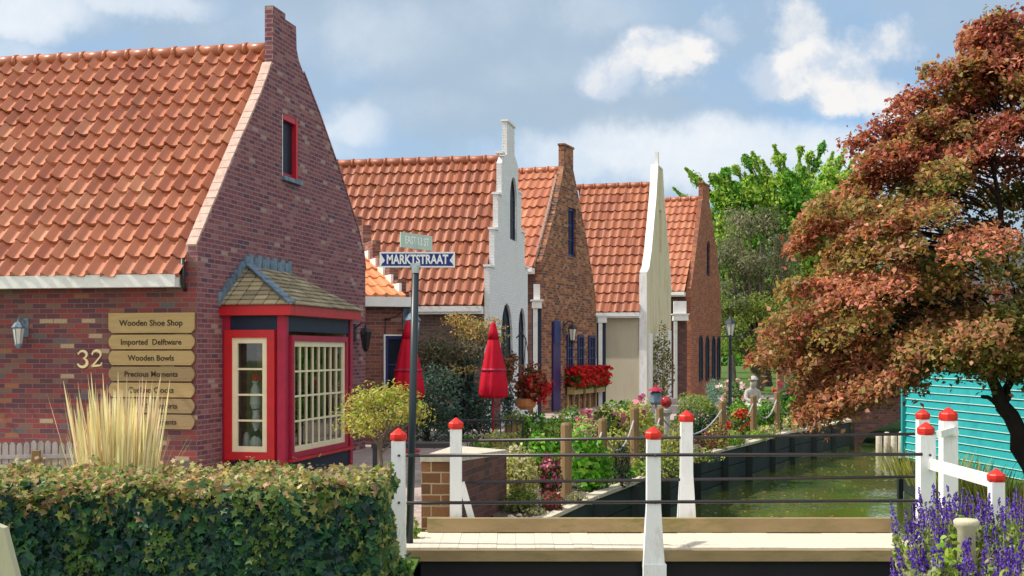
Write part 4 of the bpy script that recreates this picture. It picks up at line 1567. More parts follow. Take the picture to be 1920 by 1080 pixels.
# =================================================================== TEAL HOUSE, CANAL END
TH = thing('teal_house', 'teal clapboard building on the right bank behind the red leaved tree', 'house', (7.45, 24.2, 0), 0)
ty = Vector((0.112, -.9937, 0))       # along the wall, towards the camera
tn = Vector((-.9937, -.112, 0))       # outward (left)
b = MB()
eg = MB()
LW, HT, NB = 11.0, 2.75, 20
bh = HT / NB
for k in range(NB):
    z0, z1 = .02 + k * bh, .02 + (k + 1) * bh
    p0, p1 = Vector((0, 0, 0)), ty * LW
    b.face([p0 + tn * .028 + Vector((0, 0, z0)), p1 + tn * .028 + Vector((0, 0, z0)), p1 + tn * .004 + Vector((0, 0, z1)), p0 + tn * .004 + Vector((0, 0, z1))])
    eg.bar(p0 + tn * .020 + Vector((0, 0, z0 + .004)), p1 + tn * .020 + Vector((0, 0, z0 + .004)), .022, .012)  # pale strip paints the sunlit highlight along each board edge
b.build('clapboards', 'teal', TH)
eg.build('board_edges', 'teal_highlight', TH)
b = MB()
far = [Vector((0, 0, 0)), Vector((6, .7, 0))]
b.bar(far[0] + Vector((0, .02, 1.4)), far[1] + Vector((0, .02, 1.4)), .05, 2.75)
b.bar(tn * .04 + Vector((0, 0, -.0)), tn * .04 + Vector((0, 0, HT)), .09, .09)
b.build('far_wall', 'teal', TH)
b = MB()
q0, q1 = Vector((-.25, .3, HT + .02)), ty * LW + Vector((-.25, 0, HT + .02))
b.face([q0, q1, q1 + Vector((3.2, .4, 1.7)), q0 + Vector((3.2, .4, 1.7))])
b.face([q0 + Vector((3.2, .4, 1.7)), q1 + Vector((3.2, .4, 1.7)), q1 + Vector((6.6, .8, 0)), q0 + Vector((6.6, .8, 0))])
b.build('roof', 'dark_roof', TH)
b = MB()
b.bar(Vector((.0, .0, -1.3)) + tn * .0, Vector((0, 0, .03)), .10, .10)
b.build('pile', 'wood_grey', TH)
b = MB()
b.bar(ty * 1.6 + Vector((0, 0, -1.3)), ty * 1.6 + Vector((0, 0, .03)), .12, .12)
b.build('pile', 'wood_grey', TH)

AB = thing('arched_bridge', 'dark red brick hump bridge closing the far end of the canal', 'bridge', (0, 0, 0))
b = MB()
topc = [(9.2, .0), (9.9, .25), (10.8, .62), (11.8, .92), (13, 1.1), (15, 1.2), (18, 1.0), (21, .5)]
arch = [(21, -1.5), (19.5, -1.5), (18.5, -.6), (17, .05), (15, .3), (13, .22), (11.6, .0), (10.6, -.4), (9.8, -1.5), (9.2, -1.5)]
b.slab(topc + arch, [], lambda a, c, t: (a, 37.8 + .12 * (a - 9) - t, c), -1.6, 0)
b.build('arch_wall', 'brick_dark', AB)
b = MB()
for p, q in zip(topc[:-1], topc[1:]):
    b.bar((p[0], 37.75 + .12 * (p[0] - 9), p[1] + .05), (q[0], 37.75 + .12 * (q[0] - 9), q[1] + .05), .3, .08)
b.build('coping', 'brick_dark', AB)
for i, (px, D) in enumerate(((1648, 35.0), (1663, 35.2), (1676, 35.0), (1690, 35.4))):
    b = MB()
    b.lathe([(.09, -1.4), (.085, -.3 + .05 * (i % 2)), (.05, -.25 + .05 * (i % 2))], (0, 0, 0), 8)
    o = tag(b.build('mooring_pile', 'coping_stone', None, True), ['pale mooring pile in the canal, nearest the brown leaves', 'pale mooring pile second from the brown leaves', 'pale mooring pile second from the teal wall', 'pale mooring pile nearest the teal wall'][i], 'pile', 'mooring piles at the canal end')
    o.location = (gx(px, D), D, 0)

# =================================================================== GARDEN POSTS WITH ROPE
posts = [(1062, 17.5, .16, 1.03), (1130, 19.2, .14, 1.0), (1190, 20.8, .15, 1.10), (1238, 22.7, .13, 1.02), (1355, 26.2, .16, 1.0), (1413, 29.0, .15, 1.02), (1457, 31.2, .15, 1.03), (1496, 34.0, .15, 1.0)]
plabs = ['thick dark timber post nearest the bridge at the bank edge', 'short brown timber post below the first pink hydrangea', 'brown timber post below the second pink hydrangea', 'slim reddish timber post below the red glazed ball',
         'orange brown timber post beside the round green bush', 'yellow brown timber post in front of the seated stone statue', 'yellow brown timber post left of the drooping brown leaves', 'farthest timber post half hidden by the brown leaves']
tops = []
for (px, D, wd, h), lab in zip(posts, plabs):
    root = thing('timber_post', lab, 'post', (gx(px, D), D, 0), R(random.uniform(-12, 12)), 'timber posts along the canal bank')
    b = MB()
    b.lathe([(wd * .52, -.1), (wd * .5, .3), (wd * .49, h - .03), (wd * .40, h), (0, h + .005)], (0, 0, 0), 9)
    b.build('post', 'wood_post', root)
    tops.append(Vector((gx(px, D), D, h - .16)))
for i in range(len(tops) - 1):
    a, c = tops[i], tops[i + 1]
    b = MB()
    b.tube([a.lerp(c, t / 10) - Vector((0, 0, .42 * 4 * (t / 10) * (1 - t / 10))) for t in range(11)], .016, 6)
    tag(b.build('rope', 'wood_grey', None, True), 'sagging rope strung between ' + ['the thick dark post and the first hydrangea post', 'the two hydrangea posts', 'the second hydrangea post and the red ball post', 'the red ball post and the round bush post', 'the round bush post and the statue post', 'the statue post and the post left of the brown leaves', 'the last two posts under the brown leaves'][i], 'rope', 'ropes between the bank posts')


# =================================================================== UMBRELLAS
def umbrella(label, px, D, ztop, zbot, rad):
    root = thing('closed_umbrella', label, 'umbrella', (gx(px, D), D, 0), 0, 'folded red patio umbrellas')
    b = MB()
    b.tube([(0, 0, 0), (0, 0, ztop + .02)], .022, 8)
    b.lathe([(.24, 0), (.24, .05), (.05, .09), (.04, .3)], (0, 0, 0), 14)
    b.build('pole', 'red_deep', root, True)
    h = ztop - zbot
    b = MB()
    sq = lambda a, z: 1 + (.17 * abs(math.cos(a * 4)) - .10 + .05 * math.cos(a * 3 + 1) + .03 * math.sin(a * 13 + z * 9)) * min(1, max(0, (ztop - z) / h * 2.2))
    pr = []
    for t in (0, .04, .13, .2, .205, .22, .4, .6, .8, .95, 1.0, .99):
        rr = rad * (.10 + 1.05 * t ** .8) if t < 1 else rad * .9
        if t == .205:
            rr *= .93
        if t == .99:
            rr = rad * .5
        pr.append((max(.02, rr * (1.0 if t < .95 else .93)), ztop - h * min(t, 1)))
    b.lathe(pr[::-1], (0, 0, 0), 40, 0, sq)
    cn = b.build('canopy', 'umbrella', root, True)
    b = MB()
    b.lathe([(rad * .42, ztop - h * .20), (rad * .30, ztop - h * .09), (.05, ztop + .01), (.02, ztop + .05)], (0, 0, 0), 24, 0, lambda a, z: 1 + .08 * math.cos(a * 8))
    b.build('vent', 'umbrella', cn, True)
    b = MB()
    zs = ztop - h * .62
    b.lathe([(rad * .86, zs - .03), (rad * .88, zs), (rad * .84, zs + .03)], (0, 0, 0), 40, 0, sq)
    b.build('strap', 'red_deep', cn, True)
    return root


umbrella('folded red umbrella in front of the white stepped gable', 925, 27.0, CAMZ + (HZ - 608) / F * 27, CAMZ + (HZ - 746) / F * 27, .285)
umbrella('folded red umbrella half behind the dark sign pole', 765, 25.5, CAMZ + (HZ - 606) / F * 25.5, CAMZ + (HZ - 748) / F * 25.5, .30)

# patio railing and bench behind the pier
RL = thing('patio_railing', 'dark iron patio railing before the shaded shrubs', 'railing', (gx(845, 24), 24, 0), R(-4))
b = MB()
b.tube([(0, 0, .72), (1.35, 0, .72)], .02, 6)
b.tube([(0, 0, .12), (1.35, 0, .12)], .015, 6)
for k in range(14):
    b.tube([(k * .104, 0, .0 if k % 13 == 0 else .12), (k * .104, 0, .72)], .011 if k % 13 else .02, 5)
b.build('railing', 'black_metal', RL)
BN = thing('bench', 'dark low bench on the paved yard left of the brick pier', 'bench', (gx(765, 19.5), 19.5, 0), R(4))
b = MB()
b.box(-.55, .75, -.2, .2, .55, .62)
b.build('seat', 'black_metal', BN)
for xx in (-.5, .7):
    for yy in (-.16, .16):
        b = MB()
        b.box(xx - .03, xx + .03, yy - .03, yy + .03, 0, .548)
        b.build('leg', 'black_metal', BN)
# window boxes with geraniums on house 3
for i, (y0, y1) in enumerate(((2.4, 3.3), (3.6, 4.55), (4.85, 5.9))):
    root = thing('window_box', ['wooden window box of red geraniums nearest the violet door', 'middle wooden window box of red geraniums on the speckled gable', 'wooden window box of red geraniums nearest the beige wall'][i], 'window box', H3.matrix_basis @ Vector((.22, (y0 + y1) / 2, .55)), R(-21), 'red flower boxes under the blue windows')
    hl = (y1 - y0) / 2
    b = MB()
    b.box(-.14, .14, -hl, hl, 0, .26)
    b.box(-.2, -.14, -hl + .1, -hl + .2, -.55, 0)
    b.box(-.2, -.14, hl - .2, hl - .1, -.55, 0)
    bevel(b.build('box', 'sign_wood', root), .01)
    n = 420
    p = np.stack([rng.uniform(-.28, .34, n), rng.uniform(-hl - .1, hl + .1, n), .2 + rng.uniform(0, .62, n) * (0.6 + .4 * rng.uniform(size=n))], axis=1)
    leaves('foliage', p, None, .13, .10, pal(n, [(.05, .12, .02), (.10, .16, .04)], i), 'leaf', root, 'oval', seed=i)
    n = 520
    p = np.stack([rng.uniform(-.3, .4, n), rng.uniform(-hl - .12, hl + .12, n), .28 + rng.uniform(0, .68, n)], axis=1)
    leaves('blossoms', p, None, .14, .12, pal(n, [(.55, .012, .015), (.40, .01, .02), (.62, .04, .03)], i), 'petal', root, 'oval', seed=i + 5)
# hanging basket on the white gable
HB = thing('hanging_basket', 'terracotta hanging basket of red begonias on the white gable', 'hanging basket', (gx(986, 34.6), 34.6, CAMZ + (HZ - 768) / F * 34.6), 0)
b = MB()
b.lathe([(.16, 0), (.27, .10), (.30, .30), (.27, .30)], (0, 0, 0), 14)
b.build('pot', 'terracotta', HB)
n = 900
p, d = ball_pts(n, (.10, 0, .68), (.44, .4, .46), 4, .35)
cl = pal(n, [(.24, .03, .02), (.33, .10, .05), (.38, .17, .09), (.10, .12, .03)], 4)
leaves('foliage', p, d, .13, .10, cl, 'leaf', HB, 'oval', .9, .3, seed=4)
n = 260
p, d = ball_pts(n, (.30, -.1, .55), (.42, .36, .36), 5, .5)
leaves('blossoms', p, d, .13, .11, pal(n, [(.45, .015, .02), (.36, .01, .02)], 5), 'petal', HB, 'oval', .9, seed=6)
b = MB()
for a in (0, 2.1, 4.2):
    b.tube([(.27 * math.cos(a), .27 * math.sin(a), .3), (0, 0, 1.9)], .012, 5)
b.tube([(0, 0, 1.9), (-.1, .5, 2.1), (-.25, 1.2, 1.95)], .02, 5)
b.build('hanger', 'black_metal', HB)
# barrel planter
BP = thing('barrel_planter', 'greenish wooden barrel planter below the hanging basket', 'planter', (gx(970, 28), 28, 0), 0)
b = MB()
b.lathe([(.24, 0), (.29, .2), (.27, .42), (.24, .42)], (0, 0, 0), 14)
b.build('barrel', 'wood_post', BP)
n = 160
p, d = ball_pts(n, (0, 0, .5), (.3, .3, .2), 14, .3)
leaves('foliage', p, d, .10, .07, pal(n, [(.10, .16, .04), (.2, .22, .08)], 14), 'leaf', BP, 'oval', seed=14)

# gazing ball on pedestal and birdhouse
GB = thing('gazing_ball', 'shiny red glazed ball on a stone pedestal in the flower bed', 'garden ornament', (gx(1249, 24.5), 24.5, 0))
b = MB()
b.lathe([(.14, 0), (.14, .08), (.085, .14), (.075, .78), (.12, .84), (.12, .90), (.03, .92)], (0, 0, 0), 14)
b.build('pedestal', 'stone', GB)
b = MB()
b.lathe([(.02, 0), (.06, .012), (.095, .05), (.11, .11), (.095, .17), (.06, .208), (.02, .22)], (0, 0, .93), 18)
b.build('ball', 'gazing', GB, True)
BH = thing('bird_house', 'small bird feeder with red saucer roof on a pole beside the red ball', 'bird feeder', (gx(1230, 25.5), 25.5, 0))
b = MB()
b.tube([(0, 0, 0), (0, 0, .95)], .025, 6)
b.build('pole', 'wood_grey', BH)
b = MB()
b.lathe([(.10, .95), (.13, 1.0), (.12, 1.18), (.07, 1.22)], (0, 0, 0), 8)
b.build('house', 'lead', BH)
b = MB()
b.lathe([(.17, 1.222), (.13, 1.26), (.03, 1.30), (.012, 1.38)], (0, 0, 0), 10)
b.build('roof', 'red_deep', BH)

# stone statue: seated child bent over
ST = thing('stone_statue', 'grey stone statue of a seated child on a block among the green shrubs', 'statue', (gx(1411, 33.5), 33.5, 0), R(10))
b = MB()
b.box(-.22, .22, -.16, .22, 0, .52)
bevel(b.build('block', 'stone', ST), .03, 2)
me = bpy.data.meshes.new('figure')
vs = [(0, .02, .60), (0, .03, .78), (0, 0, .98), (0, -.02, 1.06), (0, -.05, 1.17), (0, -.05, 1.27),
      (.12, -.02, .58), (.14, -.28, .56), (.13, -.30, .30), (.13, -.38, .25), (-.12, -.02, .58), (-.17, -.27, .60), (-.20, -.34, .34), (-.21, -.42, .29),
      (.15, 0, .96), (.20, -.06, .78), (.10, -.22, .66), (-.15, 0, .96), (-.21, -.06, .78), (-.06, -.24, .68)]
es = [(0, 1), (1, 2), (2, 3), (3, 4), (4, 5), (0, 6), (6, 7), (7, 8), (8, 9), (0, 10), (10, 11), (11, 12), (12, 13), (2, 14), (14, 15), (15, 16), (2, 17), (17, 18), (18, 19)]
me.from_pydata(vs, es, [])
fg = bpy.data.objects.new('figure', me)
COL.objects.link(fg)
fg.parent = ST
sk = fg.modifiers.new('skin', 'SKIN')
rad = [.14, .13, .12, .055, .105, .07, .10, .08, .055, .045, .10, .08, .055, .045, .075, .055, .04, .075, .055, .04]
for v, q in zip(me.skin_vertices[0].data, rad):
    v.radius = (q, q)
me.skin_vertices[0].data[0].use_root = True
ss = fg.modifiers.new('subsurf', 'SUBSURF')
ss.levels = ss.render_levels = 2
me.materials.append(M['stone'])
b = MB()
b.lathe([(.10, -.04), (.135, -.02), (.105, .03), (.08, .06), (.03, .08)], (0, -.05, 1.30), 12)
b.build('hat', 'stone', ST)


# street lamp
SL = thing('street_lamp', 'dark green street lamp post with lantern beside the farthest brick house', 'street lamp', (gx(1369, 36), 36, 0))
SL.scale = (.95, .95, .93)
b = MB()
b.lathe([(.11, 0), (.11, .25), (.055, .45), (.045, 2.55), (.06, 2.6), (.03, 2.66)], (0, 0, 0), 10)
b.build('pole', 'pole', SL, True)
b = MB()
b.lathe([(.09, 2.66), (.16, 3.0)], (0, 0, 0), 6)
b.build('lantern', 'lamp_glass', SL)
b = MB()
b.lathe([(.19, 3.003), (.17, 3.05), (.06, 3.16), (.02, 3.24)], (0, 0, 0), 6)
b.tube([(-.35, 0, 2.62), (.35, 0, 2.62)], .018, 6)
for k in range(6):
    a = 2 * PI * (k + .5) / 6
    b.tube([(.092 * math.cos(a), .092 * math.sin(a), 2.66), (.163 * math.cos(a), .163 * math.sin(a), 3.0)], .012, 4)
b.build('cap', 'pole', SL)

# wooden pergola posts near the statue
for i, (px, D, lab) in enumerate(((1463, 40, 'grey brown wooden upright beside the drooping brown leaves'), (1477, 40.5, 'bright yellow wooden upright beside the drooping brown leaves'))):
    b = MB()
    b.box(-.11, .11, -.11, .11, 0, 2.05)
    b.box(-.14, .14, -.14, .14, 2.05, 2.13)
    b.box(-.14, .14, -.14, .14, 0, .2)
    o = tag(bevel(b.build('wooden_upright', 'sign_wood' if i else 'wood_post', None), .01), lab, 'wooden post')
    o.location = (gx(px, D), D, 0)

# picket fence at the left
PF = thing('picket_fence', 'grey weathered picket fence beside the tall dry grass', 'picket fence', (gx(-30, 15.6), 15.6, 0), R(9))
r = random.Random(2)
for k in range(16):
    b = MB()
    xk = k * .083
    h = .895 + r.uniform(-.008, .012) + .01 * math.sin(k)
    w2 = .032
    b.slab([(xk - w2, .05), (xk + w2, .05), (xk + w2, h - .03), (xk + w2 * .4, h), (xk - w2 * .4, h), (xk - w2, h - .03)], [], lambda a, c, t: (a, -t + r.uniform(-.001, .001), c), 0, .018)
    b.build('picket', 'wood_grey', PF)
b = MB()
b.box(-.3, 1.3, -.055, -.02, .70, .745)
b.box(-.3, 1.3, -.055, -.02, .18, .23)
b.build('rail', 'wood_grey', PF)
for xx in (.63, 1.28):
    b = MB()
    b.box(xx - .045, xx + .045, -.145, -.06, 0, .80)
    b.build('post', 'wood_post' if xx < 1 else 'wood_grey', PF)

# weathered slatted board leaning at the lower left corner
LBD = thing('leaning_board', 'pale greenish weathered board frame leaning at the lower left corner', 'board', (gx(0, 5.2), 5.2, 0), 0)
b = MB()
zt_ = CAMZ + (HZ - 985) / F * 5.2
b.slab([(-.03, zt_ + .02), (.034, zt_ - .005), (.20, zt_ - .64), (.14, zt_ - .66), (-.012, zt_ - .06)], [], lambda a, c, t: (a, -t, c), 0, .05)
b.build('rail', 'skin_wood', LBD)
b = MB()
b.slab([(-.5, zt_ + .01), (-.055, zt_ + .0), (-.018, zt_ - .06), (.132, zt_ - .66), (-.5, zt_ - .66)], [], lambda a, c, t: (a, -t, c), 0, .035)
b.build('panel', 'skin_wood', LBD)
b = MB()
b.bar((-.4, .03, zt_ - .1), (-.46, .45, 0), .06, .04)
b.bar((.15, .03, zt_ - .62), (.19, .0, 0), .06, .04)
b.build('legs', 'skin_wood', LBD)

# =================================================================== PLANTS
# hedge
HG = thing('hedge', 'clipped ivy leaved hedge with bronze new growth on top in the left foreground', 'hedge', (-3.4, 10.0, 0))
X0, X1, Y0, Y1, ZT = -3.2, 2.33, 0.0, 1.55, .93
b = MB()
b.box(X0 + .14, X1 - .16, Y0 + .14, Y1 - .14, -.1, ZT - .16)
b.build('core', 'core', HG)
r = np.random.default_rng(21)


def hedge_bulge(x, z):
    return .05 * np.sin(x * 2.3 + 1) + .04 * np.sin(x * 5.1 + z * 4) + .035 * np.sin(x * 11 + z * 7)


n = 12500     # front face, leaf colours darkened to stand for its shade
x = r.uniform(X0, X1, n)
z = r.uniform(-.1, ZT, n)
dep = r.uniform(0, 1, n) ** 2 * .16
rc = np.clip((z - (ZT - .12)) / .12, 0, 1)
p = np.stack([x, Y0 + dep + hedge_bulge(x, z) + rc * rc * .12, z], axis=1)
nn = np.tile(np.array([0, -1, .35]), (n, 1))
cf = pal(n, [(.009, .042, .030), (.013, .060, .036), (.007, .032, .028), (.022, .085, .036), (.04, .11, .03), (.012, .038, .036)], 1, .22)
# new growth, lightened as on top, creeps down over the upper part of the face
up_ = r.uniform(size=n) < np.clip((z - .55) / .40, 0, 1) ** 1.5 * .7
cf[up_] = pal(n, [(.16, .20, .05), (.24, .24, .07), (.10, .15, .04), (.30, .21, .10)], 6)[up_]
leaves('front_leaves', p, nn, .074, .070, cf, 'leaf_thick', HG, 'ivy', .42, 1.2, lvar=.4, seed=1)
n = 500      # paler young leaves scattered over the face in clusters
cxs = r.uniform(X0, X1, 26)
czs = r.uniform(.1, .9, 26)
k = r.integers(0, 26, n)
x = cxs[k] + r.normal(size=n) * .07
z = np.minimum(czs[k] + r.normal(size=n) * .10, ZT - .05)
p = np.stack([x, Y0 - .02 + hedge_bulge(x, z), z], axis=1)
leaves('young_leaves', p, np.tile(np.array([-.3, -1, .5]), (n, 1)), .062, .055, pal(n, [(.10, .17, .04), (.14, .19, .05), (.07, .15, .035)], 2), 'leaf', HG, 'ivy', .5, .8, seed=2)
n = 19000    # top: bronze new growth, colours also lightened for sunlight
x = r.uniform(X0, X1, n)
y = r.uniform(Y0 - .02, Y1, n)
z = ZT - r.uniform(0, 1, n) ** 1.6 * .13 + .035 * np.sin(x * 4 + y * 3) + .03 * np.sin(x * 9.1 + y * 6 + 2) + r.exponential(.022, n)
p = np.stack([x, y, z], axis=1)
leaves('top_leaves', p, np.tile(np.array([0, -.35, 1]), (n, 1)), .044, .04, pal(n, [(.36, .33, .10), (.42, .34, .15), (.42, .26, .16), (.24, .28, .07), (.32, .18, .11), (.15, .20, .06), (.52, .44, .23), (.09, .15, .04), (.13, .19, .05)], 3, .2), 'leaf', HG, 'ivy', .55, .2, lvar=.45, seed=3)
n = 2600     # right end
y = r.uniform(Y0, Y1, n)
z = r.uniform(-.1, ZT - .02, n)
p = np.stack([X1 - r.uniform(0, 1, n) ** 2 * .14 + .05 * np.sin(z * 7 + y * 5) - .10 * np.clip((z - .8) / .2, 0, 1) ** 2 - .10 * np.clip(.2 - y, 0, .2) / .2, y, z], axis=1)
leaves('end_leaves', p, np.tile(np.array([1, -.5, .3]), (n, 1)), .08, .075, pal(n, [(.05, .13, .04), (.12, .18, .045), (.24, .25, .07), (.03, .09, .04)], 4), 'leaf_thick', HG, 'ivy', .5, 1.0, seed=4)

# tall dry ornamental grass
OG = thing('ornamental_grass', 'tall clump of dry straw coloured feather grass before the sign boards', 'grass clump', (gx(222, 14.6), 14.6, 0))
r = np.random.default_rng(5)


def blades(name, n, base_r, spread, h0, h1, wdt, cols, parent, bend=.15, seed=0, mat='straw', plume=0, c=(0, 0, 0), xs_=1.0):
    """upright narrow leaves or stems, each a three segment ribbon; plume > 0 thickens the tip"""
    r = np.random.default_rng(seed)
    V, Fc, Cc = [], [], []
    k0 = 0
    cl = pal(n, cols, seed)
    for i in range(n):
        a = r.uniform(0, 2 * PI)
        rr = base_r * math.sqrt(r.uniform())
        bx, by = rr * math.cos(a) * xs_, rr * math.sin(a)
        h = r.uniform(h0, h1)
        lean = spread * (rr / base_r) ** 1.0 + r.normal() * .05
        dx, dy = math.cos(a) * lean * h, math.sin(a) * lean * h
        fa = r.uniform(0, PI)
        wx, wy = math.cos(fa), math.sin(fa)
        seg = 5
        for s in range(seg + 1):
            t = s / seg
            q = (bx + dx * (t + bend * t * t), by + dy * (t + bend * t * t), h * (t - .06 * bend * t * t))
            ww = wdt * (1 - t * .75)
            if plume and t > .55:
                ww = plume * math.sin((t - .5) / .5 * PI) * 1.0 + wdt * .3
            V.append((c[0] + q[0] - wx * ww, c[1] + q[1] - wy * ww, c[2] + q[2]))
            V.append((c[0] + q[0] + wx * ww, c[1] + q[1] + wy * ww, c[2] + q[2]))
            Cc += [cl[i]] * 2
        for s in range(seg):
            j = k0 + s * 2
            Fc.append((j, j + 1, j + 3, j + 2))
        k0 += (seg + 1) * 2
    me = bpy.data.meshes.new(name)
    me.from_pydata(V, [], Fc)
    ca = me.attributes.new('Col', 'FLOAT_COLOR', 'POINT')
    cc = np.ones((len(V), 4), dtype=np.float32)
    cc[:, :3] = np.array(Cc)
    ca.data.foreach_set('color', cc.reshape(-1))
    me.materials.append(M[mat])
    o = bpy.data.objects.new(name, me)
    COL.objects.link(o)
    o.parent = parent
    return o


blades('stems', 430, .32, .10, .85, 1.60, .0045, [(.78, .67, .44), (.84, .75, .54), (.70, .58, .36)], OG, .1, 1, 'straw', .011, xs_=1.2)
blades('tall_plumes', 34, .33, .16, 1.45, 1.80, .0045, [(.84, .68, .48), (.78, .62, .42)], OG, .1, 2, 'straw', .012, xs_=1.2)
blades('leaf_blades', 420, .33, .20, .45, 1.1, .005, [(.66, .58, .28), (.54, .50, .18), (.74, .64, .40)], OG, .6, 3, 'straw', xs_=1.3)

# purple flowering sage at the right corner: one plant per clump
def sage(label, x, y, z0, h, n, seed, sp=.20):
    root = thing('sage_plant', label, 'flowering plant', (x, y, z0), 0, 'purple sage plants at the bridge end')
    r = np.random.default_rng(seed)
    P, T, Nn, C = [], [], [], []
    sV = MB()
    LP = []
    for i in range(n):
        a, rr = r.uniform(0, 2 * PI), sp * math.sqrt(r.uniform())
        bx, by = rr * math.cos(a) * .6, rr * math.sin(a) * .6
        hh = h * r.uniform(.74, 1.02)
        tx, ty_ = bx + math.cos(a) * rr * .7 + r.normal() * .03, by + math.sin(a) * rr * .7 + r.normal() * .03
        f = r.uniform(.13, .24)
        d = np.array([tx - bx, ty_ - by, hh])
        d /= np.linalg.norm(d)
        top = np.array([tx, ty_, hh])
        sV.tube([(bx, by, 0), tuple(top - d * f), tuple(top)], [.004, .003, .0015], 4)
        m = 46
        t = r.uniform(0, 1, m)
        ang = r.uniform(0, 2 * PI, m)
        rad_ = .019 * (1.05 - t ** 1.4) + .002
        for tt, aa, ra in zip(t, ang, rad_):
            P.append(top - d * f * (1 - tt) + np.array([math.cos(aa) * ra, math.sin(aa) * ra, 0]))
            Nn.append((math.cos(aa), math.sin(aa), .4))
            T.append((math.cos(aa) * .5, math.sin(aa) * .5, 1))
        for q in range(52):
            u = r.uniform(.2, max(.3, 1 - f / hh))
            aa = r.uniform(0, 2 * PI)
            pos = np.array([bx, by, 0]) * (1 - u) + top * u
            LP.append(pos + np.array([math.cos(aa), math.sin(aa), .0]) * .025)
    sV.build('stems', 'leafstem', root)
    N = len(P)
    leaves('flower_spikes', P, Nn, .021, .015, pal(N, [(.10, .035, .42), (.14, .05, .50), (.075, .025, .32), (.20, .10, .50), (.06, .02, .20)], seed), 'petal', root, 'quad', .5, 0, T, seed=seed)
    N = len(LP)
    leaves('leaves', LP, None, .075, .032, pal(N, [(.30, .38, .12), (.40, .46, .20), (.50, .52, .30), (.20, .30, .08)], seed + 1), 'leaf', root, 'oval', .8, -.8, seed=seed + 1)
    return root


M['leafstem'] = pm('pale green stems', (.28, .33, .14), .7, .2, 8)
sg_spots = [(1752, 8.6, .76), (1752, 8.3, .72), (1782, 7.6, .56), (1760, 7.2, .48), (1772, 7.3, .45), (1830, 7.3, .55), (1860, 8.2, .74), (1905, 8.6, .80), (1800, 9.6, .90), (1772, 10.0, .92), (1840, 9.8, .92), (1900, 9.6, .92), (1940, 8.0, .75),
            (1880, 7.2, .55), (1925, 7.1, .55), (1960, 9.2, .9), (1800, 6.9, .38), (1800, 6.7, .36), (1860, 6.6, .38), (1915, 6.5, .38), (1735, 9.4, .86), (1742, 8.0, .58)]
sg_where = ['beside the bridge deck end', 'before the front capped post', 'left of the pale stub', 'below the pale stub on the left', 'lowest at the deck edge', 'below the pale stub on the right', 'right of the pale stub', 'under the short red-capped post', 'directly behind the pale stub',
            'at the foot of the thick white post', 'under the sloping handrail', 'behind the short red-capped post', 'at the right picture edge, middle height', 'in the lower right, second from the edge', 'in the lower right corner', 'at the right picture edge, highest',
            'at the bottom edge below the deck', 'at the bottom edge, centre of the bed', 'at the bottom edge, right of centre', 'at the bottom right edge', 'at the foot of the front capped post', 'leaning out over the dark water']
for i, ((px, D, zt_), wh) in enumerate(zip(sg_spots, sg_where)):
    sage('purple flowered sage clump ' + wh, gx(px, D), D, 0, zt_ + .03, 22 if zt_ > .65 else (13 if zt_ > .5 else 7), 40 + i)
shrub('leafy_plant', 'bright lime leafy plant in front of the lavender stub', 'plant', (gx(1778, 8.2), 8.2, .0), (.10, .10, .42), 260, [(.28, .42, .05), (.36, .48, .07)], .06, .04, 61)
shrub('leafy_plant', 'pale green leafy plant in the bottom right corner', 'plant', (gx(1880, 6.6), 6.6, .0), (.34, .25, .42), 1700, [(.30, .38, .10), (.38, .44, .16), (.24, .33, .07)], .05, .025, 62)
shrub('leafy_plant', 'pale green leafy plant at the bottom beside the dark water', 'plant', (gx(1760, 7.0), 7.0, .0), (.26, .2, .34), 1000, [(.32, .40, .15), (.40, .45, .22), (.22, .32, .08)], .045, .022, 63)
shrub('leafy_plant', 'small bright green plant at the foot of the brick pier', 'plant', (gx(774, 13.2), 13.2, .0), (.07, .08, .13), 150, [(.24, .36, .04), (.34, .44, .07), (.14, .28, .03)], .05, .03, 64)
shrub('creeper', 'green creeper at the hedge end by the first bridge post', 'plant', (gx(752, 11.4), 11.4, -.25), (.10, .3, .22), 260, [(.05, .15, .04), (.09, .2, .04), (.2, .25, .1)], .07, .06, 65, None, 'ivy')

# grass strip by the teal house and lawn tufts
GS = thing('grass_strip', 'yellow green tall grass along the foot of the teal wall', 'grass', (0, 0, 0))
GS['kind'] = 'stuff'
del GS['category']
rr_ = np.random.default_rng(8)
for k in range(7):
    yy = 14.6 + k * 1.15
    xx = 7.1 - (yy - 19) * -.11 - .45
    blades('grass_blades', 170, .75, .30, .14, .42, .010, [(.34, .36, .06), (.42, .40, .09), (.22, .30, .05), (.50, .42, .16)], GS, .5, 70 + k, 'straw', c=(xx, yy, 0))

# young tree in front of the bay
YT = thing('young_tree', 'small yellow green tree with thin trunk in front of the bay window and sign pole', 'tree', (gx(712, 17.6), 17.6, 0))
b = MB()
limb(b, (0, 0, 0), (.02, 0, .85), .035, .025, 0, 5, 1, .03)
for k in range(9):
    a = k * 2.3
    limb(b, (.02, 0, .60 + .03 * k), (.55 * math.cos(a), .4 * math.sin(a), 1.15 + .06 * (k % 4)), .018, .005, .06, 4, k, .05)
b.build('trunk', 'bark_grey', YT)
n = 3000
pp, dd = [], []
for k in range(26):
    a, e = rng.uniform(0, 6.28), rng.uniform(-.5, 1.2)
    c_ = (.05 + .48 * math.cos(a) * math.cos(e), .36 * math.sin(a) * math.cos(e), 1.12 + .33 * math.sin(e))
    p, d = ball_pts(n // 26, c_, (.24, .22, .16), 200 + k, .2, .3)
    pp.append(p)
    dd.append(d)
pp, dd = np.concatenate(pp), np.concatenate(dd)
leaves('crown', pp, dd + np.array([0, 0, .5]), .062, .026, pal(len(pp), [(.38, .44, .08), (.46, .48, .12), (.30, .38, .06), (.52, .46, .16), (.22, .29, .05), (.50, .38, .13)], 31), 'leaf', YT, 'oval', .7, .5, seed=31)

